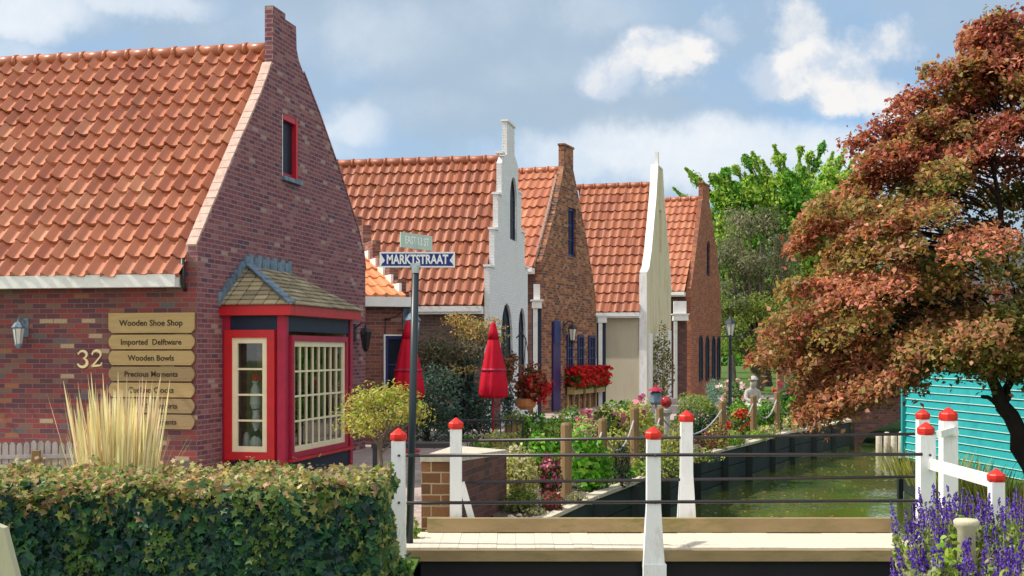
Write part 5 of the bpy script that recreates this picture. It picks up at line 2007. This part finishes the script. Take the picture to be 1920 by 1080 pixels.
# tall shaded bushes before house 2
def lobed_tree(name, label, cat, base, lobes, n, cols, leaf, wid, trunk_r, mat_bark='bark', seed=1, group=None, shape='oval', spread=.8, droop=.4, shell=.35, extra_cols=None, kindleaf='leaf', limbs=True):
    """tree or big bush: trunk, limbs to every lobe, leaves through the lobes. lobes = [(x, y, z, rx, ry, rz, palette index)]"""
    root = thing(name, label, cat, base, 0, group)
    b = MB()
    rr = random.Random(seed)
    for i, l in enumerate(lobes):
        if not limbs and i:
            break
        fork = Vector((l[0] * .12, l[1] * .12, l[2] * .35))
        limb(b, (rr.uniform(-.05, .05), rr.uniform(-.05, .05), 0), fork, trunk_r, trunk_r * .6, 0, 4, seed + i, .03)
        limb(b, fork, (l[0], l[1], l[2]), trunk_r * .5, trunk_r * .08, .05, 5, seed + i * 3, .05)
    b.build('trunk', mat_bark, root)
    vol = np.array([l[3] * l[4] * l[5] for l in lobes]) ** (2 / 3)
    cnt = (vol / vol.sum() * n).astype(int)
    P, D_, C = [], [], []
    for i, l in enumerate(lobes):
        p, d = ball_pts(max(10, cnt[i]), l[:3], l[3:6], seed * 31 + i, shell, .28)
        P.append(p)
        D_.append(d)
        C.append(pal(len(p), cols[l[6]], seed * 17 + i))
    leaves('crown', np.concatenate(P), np.concatenate(D_) + np.array([0, 0, .35]), leaf, wid, np.concatenate(C), kindleaf, root, shape, spread, droop, seed=seed)
    return root


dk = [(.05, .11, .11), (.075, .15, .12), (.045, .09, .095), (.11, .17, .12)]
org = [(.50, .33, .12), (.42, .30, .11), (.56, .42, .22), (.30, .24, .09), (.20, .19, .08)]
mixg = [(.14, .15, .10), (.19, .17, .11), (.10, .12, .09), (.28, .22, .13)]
lob = []
rr = random.Random(12)
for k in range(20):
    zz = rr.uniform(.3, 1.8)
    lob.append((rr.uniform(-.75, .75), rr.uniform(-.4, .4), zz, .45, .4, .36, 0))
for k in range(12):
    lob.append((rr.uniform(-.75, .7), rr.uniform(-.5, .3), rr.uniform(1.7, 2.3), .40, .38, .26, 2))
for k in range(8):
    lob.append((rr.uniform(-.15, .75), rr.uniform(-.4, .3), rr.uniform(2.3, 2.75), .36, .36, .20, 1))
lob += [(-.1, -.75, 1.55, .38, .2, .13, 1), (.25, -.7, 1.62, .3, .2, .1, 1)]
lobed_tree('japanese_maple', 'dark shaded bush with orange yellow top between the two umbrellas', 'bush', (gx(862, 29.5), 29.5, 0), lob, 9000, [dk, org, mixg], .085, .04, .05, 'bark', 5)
lobed_tree('evergreen_bush', 'dark blue green bush low behind the small yellow tree', 'bush', (gx(800, 27), 27, 0), [(x_, 0, z_, .4, .4, .4, 0) for x_ in (-.35, .05, .4) for z_ in (.35, .85, 1.3)], 3500, [dk], .08, .04, .03, 'bark', 6)
lobed_tree('climbing_vine', 'reddish brown climbing vine on the white gable behind the umbrella', 'plant', (gx(953, 33.6), 33.6, 0), [(.0, 0, 1.5, .2, .2, .4, 0), (.0, 0, .7, .2, .2, .5, 1), (.1, .1, 1.75, .2, .2, .3, 0)], 800, [[(.22, .10, .06), (.28, .15, .08), (.14, .10, .05)], dk], .10, .06, .02, 'bark', 8)

# flower bed along the canal
YG = [(.34, .36, .07), (.44, .44, .14), (.52, .50, .24), (.26, .32, .05)]
BGc = [(.10, .32, .02), (.16, .42, .03), (.06, .22, .02), (.24, .46, .06)]
DG = [(.04, .12, .03), (.06, .16, .035), (.03, .08, .03), (.10, .18, .04)]
PK = [(.60, .16, .30), (.70, .25, .40), (.5, .10, .24)]
RD = [(.62, .03, .02), (.5, .015, .02), (.70, .08, .03)]
CR = [(.62, .60, .38), (.68, .64, .46), (.50, .52, .24)]
RB_ = [(.28, .06, .06), (.34, .10, .09), (.20, .05, .05), (.12, .12, .04)]


def S(name, label, px, D, rx, rz, n, cols, leaf, seed, ry=None, wid=None, flowers=None, z=0.0, top=None, shape='oval', spread=.8):
    return shrub(name, label, 'plant', (gx(px, D), D, z), (rx, ry or rx, rz), n, cols, leaf, wid, seed, 'plants in the canal flower bed', shape, flowers=flowers, top_cols=top, spread=spread)


S('variegated_shrub', 'cream and yellow variegated shrub right of the brick pier', 974, 16.6, .30, .37, 1500, YG + CR, .055, 101, z=.02)
S('low_shrub', 'low olive green mound in front of the cream variegated shrub', 978, 15.75, .24, .16, 700, [(.13, .20, .03), (.18, .24, .04), (.09, .14, .03)], .045, 102)
S('flowering_plant', 'pink and red flowering plant left of the thick dark post', 1030, 16.7, .15, .33, 420, DG + RB_, .06, 103, flowers=(70, .06, PK + RB_))
S('red_leaved_plant', 'low dark red leaved plant at the foot of the thick dark post', 1036, 15.9, .17, .13, 420, RB_, .05, 104)
S('pale_plant', 'small pale cream plant at the bank edge right of the thick post', 1082, 16.7, .17, .085, 260, CR, .05, 105, wid=.02)
S('leafy_shrub', 'bright green broad leaved shrub behind the upper far rail', 1022, 20.5, .30, .32, 620, BGc, .11, 106)
S('leafy_shrub', 'large bright green broad leaved shrub right of the thick dark post', 1102, 18.3, .33, .40, 1000, BGc, .095, 107, wid=.07)
S('plume_plant', 'creamy white plumed plant behind the large bright green shrub', 1098, 20.6, .27, .50, 700, CR + YG, .07, 108, wid=.02)
S('dark_conifer', 'small dark conifer in the bed before the second hydrangea post', 1166, 18.6, .13, .36, 600, [(.012, .03, .028), (.02, .045, .035)], .05, 109, wid=.015)
S('hydrangea', 'pink headed hydrangea above the short brown post', 1143, 21.8, .30, .50, 700, YG + DG, .09, 110, flowers=(9, .15, PK), z=.05)
S('hydrangea', 'yellow green hydrangea with pink heads above the second post', 1192, 24.0, .34, .52, 800, YG, .085, 111, flowers=(7, .14, PK), z=.05)
S('yellow_shrub', 'yellow leaved shrub between the two hydrangea posts', 1160, 21.0, .26, .36, 700, YG, .07, 112)
S('yellow_shrub', 'yellow green shrub behind the mid bridge post cap', 1215, 22.3, .28, .36, 800, YG + CR, .065, 113)
S('red_plant', 'low salmon flowered plant left of the mid bridge post cap', 1228, 23.2, .16, .30, 260, YG, .06, 114, flowers=(40, .06, [(.7, .22, .16), (.62, .12, .1)]))
S('yellow_shrub', 'yellow domed shrub right of the mid bridge post', 1262, 21.4, .25, .33, 900, YG, .05, 115)
S('low_shrub', 'yellowish ground cover at the bank left of the back row post', 1255, 19.9, .25, .17, 500, YG + DG, .05, 116)
S('low_shrub', 'yellowish ground cover at the bank right of the back row post', 1310, 23.0, .35, .14, 500, YG + DG, .05, 117)
shrub('round_bush', 'round blue green bush with feathery yellow green top', 'bush', (gx(1308, 27.8), 27.8, .02), (.56, .5, .56), 3600, [(.02, .09, .05), (.03, .12, .06), (.015, .06, .04)], .075, .025, 118, None, 'oval', top_cols=[(.24, .33, .06), (.32, .38, .10), (.16, .26, .06)], lumps=.12, droop=-.6)
S('red_flowers', 'plant with bright red blossoms right of the orange brown post', 1384, 27.3, .20, .42, 480, YG + DG, .07, 119, flowers=(26, .10, RD))
S('yellow_shrub', 'yellow green shrub with violet base before the orange brown post', 1345, 25.8, .26, .28, 600, YG + RB_, .06, 120)
S('leafy_shrub', 'bright green leafy shrub left of the statue post', 1395, 30.0, .34, .42, 900, BGc, .09, 121)
S('leafy_shrub', 'bright green rounded shrub between the statue post and next post', 1438, 31.5, .36, .40, 900, BGc + DG, .09, 122)
S('leafy_shrub', 'deep green shrub right of the post beside the brown leaves', 1487, 33.5, .38, .42, 900, BGc + DG, .09, 123)
S('low_shrub', 'pale green ground cover at the foot of the statue post', 1424, 28.6, .30, .13, 360, YG + BGc, .06, 124)
S('low_shrub', 'pale green cushion between the last two visible posts', 1440, 29.6, .24, .16, 380, CR + YG, .06, 125)
S('yellow_shrub', 'pale yellow cushion shrub under the drooping brown leaves', 1484, 32.0, .30, .22, 500, CR + YG, .06, 126)
S('rose_bush', 'dark green bush with red roses behind the bright yellow upright', 1500, 38.0, .75, .62, 1300, DG, .12, 127, flowers=(26, .16, RD + PK))
S('tall_shrub', 'tall bright green shrub behind the rose bush', 1520, 39.5, .55, .95, 1400, BGc + DG, .13, 128)
S('low_shrub', 'yellow green low plants behind the stone statue', 1400, 35.5, .5, .30, 600, YG + BGc, .08, 129)
S('flowering_plant', 'pale pink flowering bush behind the street lamp', 1382, 38.5, .45, .55, 600, DG, .10, 130, flowers=(60, .12, [(.6, .4, .4), (.5, .25, .25), (.7, .62, .6)]))
S('teal_plant', 'blue green spiky plant before the farthest house', 1338, 47, .3, .5, 400, [(.16, .36, .32), (.22, .42, .36)], .14, 131, wid=.03)
S('white_flowers', 'low cream flowering plants above the brick pier', 905, 19.0, .42, .16, 600, CR + YG, .05, 132)
S('pale_plant', 'low cream groundcover at the bank edge near the pier', 1002, 15.55, .16, .05, 200, CR + [(.2, .2, .08)], .04, 133)
S('climbing_rose', 'climbing vine on the pale beige gable', 1242, 49.5, .45, 1.45, 700, [(.20, .20, .06), (.12, .14, .05), (.30, .26, .12)], .12, 134)
more = [('leafy_shrub', 'mid green shrub behind the brick pier, nearest the dark railing', 890, 20.5, .34, .30, 600, DG + BGc, .07), ('yellow_shrub', 'yellow shrub behind the pier between railing and bright green shrub', 935, 22.0, .36, .33, 700, YG, .07),
        ('leafy_shrub', 'tall green shrub left of the window boxes', 1003, 25.0, .40, .42, 700, BGc + DG, .085), ('yellow_shrub', 'yellow green shrub before the violet door', 1040, 24.0, .36, .40, 700, YG + BGc, .08),
        ('leafy_shrub', 'green shrub below the nearest window box', 1075, 26.5, .42, .40, 800, BGc + DG, .085), ('flowering_plant', 'low pink flowered plant below the middle window box', 1105, 25.5, .36, .38, 600, DG + YG, .08),
        ('yellow_shrub', 'pale yellow shrub below the last window box', 1140, 27.5, .44, .42, 800, YG + CR, .08), ('leafy_shrub', 'dark green shrub before the beige wall corner', 1172, 28.5, .46, .48, 900, DG + BGc, .085),
        ('leafy_shrub', 'green shrub at the foot of the bird feeder', 1215, 26.8, .40, .36, 800, BGc + YG, .08), ('yellow_shrub', 'yellow shrub between red ball and round bush', 1266, 25.6, .34, .34, 700, YG, .07),
        ('leafy_shrub', 'bright green shrub in front of the thick dark post foot', 1052, 18.6, .26, .22, 420, BGc, .08), ('low_shrub', 'low yellow green cushion right of the second hydrangea post', 1208, 20.2, .26, .17, 420, YG + BGc, .055),
        ('low_shrub', 'low green cushion left of the second hydrangea post', 1160, 19.2, .26, .15, 420, BGc + DG, .06), ('low_shrub', 'low yellowish cushion at the foot of the red ball post', 1240, 22.0, .28, .18, 420, YG, .06),
        ('red_plant', 'low dark red plant at the foot of the round bush', 1330, 26.2, .30, .18, 420, RB_ + DG, .07), ('low_shrub', 'low bright green cushion at the foot of the orange brown post', 1368, 26.6, .30, .20, 420, BGc + YG, .07)]
for i, (nm_, lb_, px, D, rx_, rz_, n_, cl_, lf_) in enumerate(more):
    S(nm_, lb_, px, D, rx_, rz_, n_, cl_, lf_, 150 + i, flowers=(22, .10, PK) if 'pink' in lb_ else None)
# stones along the edging
gr = thing('bank_stones', 'loose pale stones lying along the canal edging', 'stones', (0, 0, 0))
gr['kind'] = 'stuff'
del gr['category']
b = MB()
r = random.Random(9)
for k in range(260):
    t = r.random() ** 1.3
    i = min(len(LB) - 3, 1 + int(t * 7))
    u = r.random()
    x = LB[i][0] * (1 - u) + LB[i + 1][0] * u - r.uniform(.05, .55)
    y = LB[i][1] * (1 - u) + LB[i + 1][1] * u + r.uniform(-.05, .1)
    s = r.uniform(.015, .05)
    b.lathe([(s * .6, 0), (s, s * .35), (s * .7, s * .7), (s * .2, s * .85)], (x, y, .025), 6)
b.build('stones', 'coping_stone', gr)

# =================================================================== TREES
# red leaved Japanese maple / dogwood on the right bank
RT = thing('red_leaved_tree', 'big bronze red leaved tree with dark crooked trunk at the right', 'tree', (gx(1905, 16.8), 16.8, 0))
b = MB()
limb(b, (.48, .0, -.1), (-.20, -.02, 1.30), .15, .10, .03, 7, 1, .03)
limb(b, (.50, .05, -.1), (.42, .05, 1.3), .17, .12, 0, 6, 2, .03)
forks = [((-.20, -.02, 1.30), (-.45, -.1, 1.85), .09, .06), ((-.18, -.02, 1.25), (-.02, .1, 1.75), .07, .05), ((-.45, -.1, 1.85), (-1.5, -.4, 2.5), .05, .02), ((-.45, -.1, 1.85), (-.9, .8, 3.2), .05, .02),
         ((.42, .05, 1.3), (-.3, -.2, 4.0), .09, .03), ((.42, .05, 1.3), (1.3, .3, 3.6), .09, .03), ((-.3, -.2, 4.0), (-.35, .0, 6.0), .03, .008), ((-.3, -.2, 4.0), (-1.4, -.3, 4.6), .03, .008),
         ((-.02, .1, 1.75), (-.10, -.9, 2.8), .05, .015), ((-1.5, -.4, 2.5), (-2.5, -.5, 2.1), .02, .006), ((-.24, -.03, 1.32), (-.50, -.15, 1.42), .035, .025), ((-.02, .1, 1.75), (.3, .2, 2.6), .05, .03)]
for i, (p, q, r0, r1) in enumerate(forks):
    limb(b, p, q, r0, r1, .05, 6, 30 + i, .05)
b.build('trunk', 'bark', RT)
# crown of overlapping drooping pads; reach = how far the crown goes left / right at a height
HT_ = [(1.05, 2.2, 2.5), (1.5, 1.7, 2.75), (1.9, .4, 2.85), (2.4, .2, 2.8), (3.0, .2, 2.68), (3.6, .2, 2.52), (4.2, .2, 2.15), (4.9, .15, 1.5), (5.5, .1, .85), (6.0, .0, .5), (6.5, .0, .25)]
rr = random.Random(44)
pads = []


def reach(z):
    for (z0, a0, b0), (z1, a1, b1) in zip(HT_[:-1], HT_[1:]):
        if z0 <= z <= z1:
            t = (z - z0) / (z1 - z0)
            return a0 + (a1 - a0) * t, b0 + (b1 - b0) * t
    return 0, .3


for k in range(310):
    z = 1.55 + (6.35 - 1.55) * rr.random() ** 1.1
    z = (round(z / .42) + rr.uniform(-.22, .22)) * .42
    if z > 4.2 and rr.random() < .35:
        continue
    lo, hi = reach(z)
    a = rr.uniform(0, 2 * PI)
    q = hi * (1 - .62 * rr.random() ** 1.6)
    x, y = math.cos(a) * q * (1.0 if math.cos(a) < 0 else .95), math.sin(a) * q * .85
    if z < 1.82 and x > -1.6:
        z += .55
    if x < -2.35 and z < 1.85:
        continue
    pads.append((x - .15, y, z, rr.uniform(.28, .56)))
# drooping lower left boughs
for k in range(44):
    x = -rr.uniform(1.7, 2.72)
    pads.append((x, rr.uniform(-1.0, .8), (1.38 if x < -2.2 else 1.70) + rr.uniform(0, .45), rr.uniform(.20, .30)))
for k in range(16):
    t = k / 15
    pads.append((-1.0 - 1.2 * t, rr.uniform(-.6, .6), 2.0 - .3 * t + rr.uniform(-.1, .1), .38))
for k in range(9):
    pads.append((-2.75 - .35 * rr.random(), rr.uniform(-.4, .4), 1.95 + .04 * k, .26))
for k in range(34):
    pads.append((rr.uniform(-1.5, 1.0), rr.uniform(-1.3, 1.2), rr.uniform(1.82, 2.5), rr.uniform(.34, .5)))
# upper ragged tips
for (px, py) in ((1865, 35), (1835, 55), (1820, 100), (1770, 125), (1755, 160), (1715, 165), (1700, 175), (1740, 205), (1790, 190), (1610, 255), (1640, 240), (1680, 245), (1730, 260), (1850, 110), (1900, 90), (1885, 150), (1830, 170), (1870, 60), (1910, 140), (1620, 330), (1560, 370), (1650, 300), (1700, 300),
                 (1530, 390), (1600, 350), (1500, 440), (1490, 520), (1460, 600)):
    D = 16.8 + rr.uniform(-.5, .5)
    pads.append((gx(px, D) - RT.location.x, D - 16.8, CAMZ + (HZ - py) / F * D - .06, rr.uniform(.18, .30)))
# boughs that stand clear of the crown: a string of small leaf clusters from the inside to the tip
for (x0_, y0_, x1_, y1_, n_) in ((1720, 285, 1596, 252, 6), (1760, 260, 1650, 228, 5), (1800, 200, 1696, 172, 5), (1790, 235, 1700, 200, 4), (1840, 130, 1738, 122, 5), (1850, 160, 1765, 150, 4), (1870, 120, 1858, 28, 6), (1890, 90, 1826, 58, 4), (1905, 110, 1900, 40, 4),
                               (1700, 330, 1592, 322, 5), (1660, 380, 1540, 372, 5), (1620, 410, 1508, 402, 5), (1620, 470, 1496, 448, 5), (1600, 530, 1476, 520, 5), (1580, 590, 1446, 600, 5), (1560, 640, 1414, 655, 7), (1540, 670, 1440, 660, 5), (1560, 750, 1500, 772, 4), (1600, 730, 1545, 775, 4)):
    D = 16.8 + rr.uniform(-.9, .5)
    for k in range(n_):
        t = k / (n_ - 1)
        q = at(x0_ + (x1_ - x0_) * t + rr.uniform(-6, 6), y0_ + (y1_ - y0_) * t + rr.uniform(-6, 6), D)
        pads.append((q.x - RT.location.x, q.y - 16.8 + rr.uniform(-.15, .15), q.z - .03, rr.uniform(.13, .20) + .08 * (1 - t)))
pr = np.random.default_rng(77)
P, NN, CC = [], [], []
tw = MB()
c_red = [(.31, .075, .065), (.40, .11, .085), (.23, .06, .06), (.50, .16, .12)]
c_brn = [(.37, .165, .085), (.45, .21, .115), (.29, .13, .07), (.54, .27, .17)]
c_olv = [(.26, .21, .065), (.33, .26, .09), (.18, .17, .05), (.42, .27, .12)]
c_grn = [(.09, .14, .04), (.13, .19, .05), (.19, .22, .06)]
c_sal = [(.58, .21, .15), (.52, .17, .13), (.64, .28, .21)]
for i, (x, y, z, rad_) in enumerate(pads):
    n = int(690 * (rad_ / .5) ** 2) + 30
    a = pr.uniform(0, 2 * PI, n)
    q = np.sqrt(pr.uniform(0, 1, n)) * rad_
    px_, py_ = q * np.cos(a), q * np.sin(a)
    out = np.array([x, y]) / (math.hypot(x, y) + .3)
    dz = -.42 * (px_ * out[0] + py_ * out[1]) - .50 * q ** 2 + pr.normal(size=n) * .042 + .06 * np.sin(a * 5 + i) * q / rad_ - pr.exponential(.05, n)
    P.append(np.stack([x + px_, y + py_, z + dz], axis=1))
    NN.append(np.tile(np.array([out[0] * .5, out[1] * .5, 1.0]), (n, 1)))
    hgt = z
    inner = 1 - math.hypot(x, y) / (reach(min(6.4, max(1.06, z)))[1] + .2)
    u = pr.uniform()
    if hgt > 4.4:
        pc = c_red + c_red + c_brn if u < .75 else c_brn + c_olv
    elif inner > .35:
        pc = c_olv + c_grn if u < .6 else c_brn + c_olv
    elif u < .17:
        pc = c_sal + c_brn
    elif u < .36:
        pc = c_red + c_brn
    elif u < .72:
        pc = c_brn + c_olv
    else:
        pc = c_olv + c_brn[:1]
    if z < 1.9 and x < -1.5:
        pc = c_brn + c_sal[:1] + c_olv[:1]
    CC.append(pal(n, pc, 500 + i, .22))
    c0 = Vector((x * .35, y * .35, z - .25 - .2 * math.hypot(x, y) * .2))
    if z > 2.3:
        limb(tw, c0, (x, y, z - .04), .014, .004, .03, 3, i, .06)
        for s in range(3):
            aa = rr.uniform(0, 6.28)
            limb(tw, (x, y, z - .05), (x + math.cos(aa) * rad_ * .8, y + math.sin(aa) * rad_ * .8, z - .08 - .2 * rad_), .006, .002, .02, 2, i + s, .05)
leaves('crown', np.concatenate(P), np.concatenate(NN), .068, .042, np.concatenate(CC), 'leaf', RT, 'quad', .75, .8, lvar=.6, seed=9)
tw.build('twigs', 'bark', RT)

# bright green upright tree far behind: sprays of foliage fanning upwards
def plume_tree(label, base, H, plumes, cols, leaf, n_per, trunk=.3, seed=1, name='green_tree', group=None):
    root = thing(name, label, 'tree', base, 0, group)
    r = np.random.default_rng(seed)
    b = MB()
    limb(b, (0, 0, 0), (0, 0, H * .45), trunk, trunk * .6, 0, 5, seed, .02)
    P, N_, C = [], [], []
    for i, (p0, p1, wd) in enumerate(plumes):
        p0, p1 = np.array(p0), np.array(p1)
        limb(b, tuple(p0), tuple(p1), .10, .02, .03, 4, seed + i, .03)
        n = n_per
        t = r.uniform(0, 1, n) ** .8
        ax = (p1 - p0) / np.linalg.norm(p1 - p0)
        off = r.normal(size=(n, 3))
        off -= ax * (off @ ax)[:, None]
        wdt = wd * (1.0 - .8 * t) * (0.5 + .5 * np.sin(t * 17 + i))
        q = p0 + (p1 - p0) * t[:, None] + off * wdt[:, None] * .75
        q[:, 2] -= np.abs(r.normal(size=n)) * wd * .25 * (1 - t)
        P.append(q)
        N_.append(off + np.array([0, 0, .6]))
        C.append(pal(n, cols[i % len(cols)], seed * 13 + i))
    b.build('trunk', 'bark_grey', root)
    leaves('crown', np.concatenate(P), np.concatenate(N_), leaf, leaf * .55, np.concatenate(C), 'leaf', root, 'quad', .7, .2, seed=seed)
    return root


D0 = 78.0
bx = gx(1490, D0)
lime = [(.28, .47, .05), (.36, .54, .08), (.19, .37, .045), (.45, .58, .14)]
mid = [(.13, .34, .04), (.20, .44, .055), (.09, .25, .04)]
deep = [(.05, .18, .07), (.07, .23, .08), (.035, .12, .055)]
tips = [(1285, 315), (1262, 352), (1320, 345), (1345, 330), (1375, 310), (1395, 290), (1410, 285), (1430, 300), (1452, 272), (1468, 290), (1500, 275), (1520, 285), (1545, 265), (1562, 285), (1585, 280), (1600, 300), (1625, 290), (1640, 320), (1480, 330), (1540, 330), (1430, 340), (1580, 340), (1380, 360), (1350, 400), (1610, 360)]
rr = random.Random(3)
pl = []
for (px, py) in tips:
    D = D0 + rr.uniform(-2, 2)
    tip = at(px, py, D) - Vector((bx, D0, 0))
    root_ = Vector((tip.x * .45, (D - D0) * .5, tip.z - rr.uniform(2.8, 4.2)))
    pl.append((tuple(root_), tuple(tip), rr.uniform(.55, .8)))
for k in range(125):
    px, py = rr.uniform(1322, 1640), rr.uniform(310, 490)
    D = D0 + rr.uniform(-3.2, 2)
    tip = at(px, py, D) - Vector((bx, D0, 0))
    root_ = Vector((tip.x * .7, (D - D0) * .7, tip.z - rr.uniform(2.0, 3.5)))
    pl.append((tuple(root_), tuple(tip), rr.uniform(.9, 1.5)))
plume_tree('tall bright lime green tree rising behind the farthest brick house', (bx, D0, 0), 12, pl, [lime, lime, mid, lime, lime, mid, lime], .25, 760, .35, 4)

# grey green feathery tree in front of it
D0 = 66.0
gbx = gx(1425, D0)
gg = [(.19, .20, .12), (.24, .24, .16), (.15, .17, .10), (.28, .26, .19)]
gd = [(.09, .12, .07), (.13, .16, .07)]
gy = [(.24, .30, .06), (.32, .36, .09), (.16, .24, .05)]
lob = []
for k in range(44):
    px, py = rr.uniform(1352, 1500), 400 + 190 * rr.random()
    D = D0 + rr.uniform(-1.5, 1.5)
    q = at(px, py, D) - Vector((gbx, D0, 0))
    if (px - 1425) ** 2 / 85 ** 2 + (py - 520) ** 2 / 130 ** 2 > 1.05:
        continue
    lob.append((q.x, q.y, q.z, .85, .8, .62, 0 if rr.random() < .8 else 1))
for k in range(34):
    px, py = rr.uniform(1350, 1490), rr.uniform(545, 655)
    D = D0 + rr.uniform(-2.5, .5)
    q = at(px, py, D) - Vector((gbx, D0, 0))
    lob.append((q.x, q.y, q.z, .75, .7, .55, 2 if rr.random() < .75 else 1))
lobed_tree('grey_green_tree', 'grey green feathery tree with yellow green skirts right of the farthest house', 'tree', (gbx, D0, 0), lob, 15000, [gg, gd, gy], .21, .075, .16, 'bark_grey', 7, droop=.9, shell=.15)

# park trees behind with visible trunks
for i, (px, D, hgt, sp, lab, cs) in enumerate(((1441, 74, 6.5, 2.4, 'dark trunked park tree on the lawn behind the statue', [mid, gy]), (1372, 84, 7.5, 3.0, 'park tree with pale grey trunk beside the street lamp', [mid, deep]),
                                               (1530, 88, 8, 3.6, 'broad green park tree behind the brown leaves', [mid, lime]), (1640, 92, 8.5, 4.2, 'large green park tree behind the red tree', [mid, deep]), (1760, 86, 8, 4.2, 'green park tree hidden behind the red crown', [mid, lime]), (1300, 96, 8, 3.5, 'green park tree behind the farthest house roof', [mid, deep]),
                                               (1880, 95, 8, 4.5, 'far green tree at the right edge behind the red crown', [deep, mid]), (1420, 120, 9, 4.5, 'dim green far tree beyond the lawn', [deep, mid]), (1480, 118, 9, 4.5, 'mid green far tree beyond the lawn', [mid, gy]), (1345, 124, 9, 4.5, 'far tree glimpsed left of the street lamp', [deep, gy]))):
    lob = []
    rq = random.Random(50 + i)
    for k in range(22):
        a, e = rq.uniform(0, 6.28), rq.uniform(-.6, 1.3)
        lob.append((sp * .75 * math.cos(a) * math.cos(e), sp * .7 * math.sin(a) * math.cos(e), hgt * .66 + hgt * .27 * math.sin(e), sp * .34, sp * .34, sp * .27, k % 2))
    lobed_tree('park_tree', lab, 'tree', (gx(px, D), D, 0), lob, 4200, cs, .30, .16, .34 if i else .30, 'bark' if i != 1 else 'bark_grey', 60 + i, 'trees in the park beyond the houses', limbs=False)

# far wood closing the horizon
FW = thing('far_wood', 'far line of mixed green trees closing the horizon', 'wood', (0, 0, 0))
FW['kind'] = 'stuff'
del FW['category']
P, N_, C = [], [], []
r = np.random.default_rng(15)
for k in range(150):
    x = -190 + k * 3.2 + r.uniform(-1, 1)
    y = 190 + r.uniform(-10, 14)
    hh = r.uniform(5.0, 8.5)
    p, d = ball_pts(210, (x, y, hh * .5), (r.uniform(3, 4.2), 3.5, hh * .52), 900 + k, .4, .3, zmin=.1)
    P.append(p)
    N_.append(d)
    C.append(pal(210, [mid, deep, gy, lime][int(r.integers(0, 4))], k))
leaves('foliage', np.concatenate(P), np.concatenate(N_) + np.array([0, 0, .4]), 1.2, .8, np.concatenate(C), 'leaf', FW, 'oval', .7, .3, seed=77)
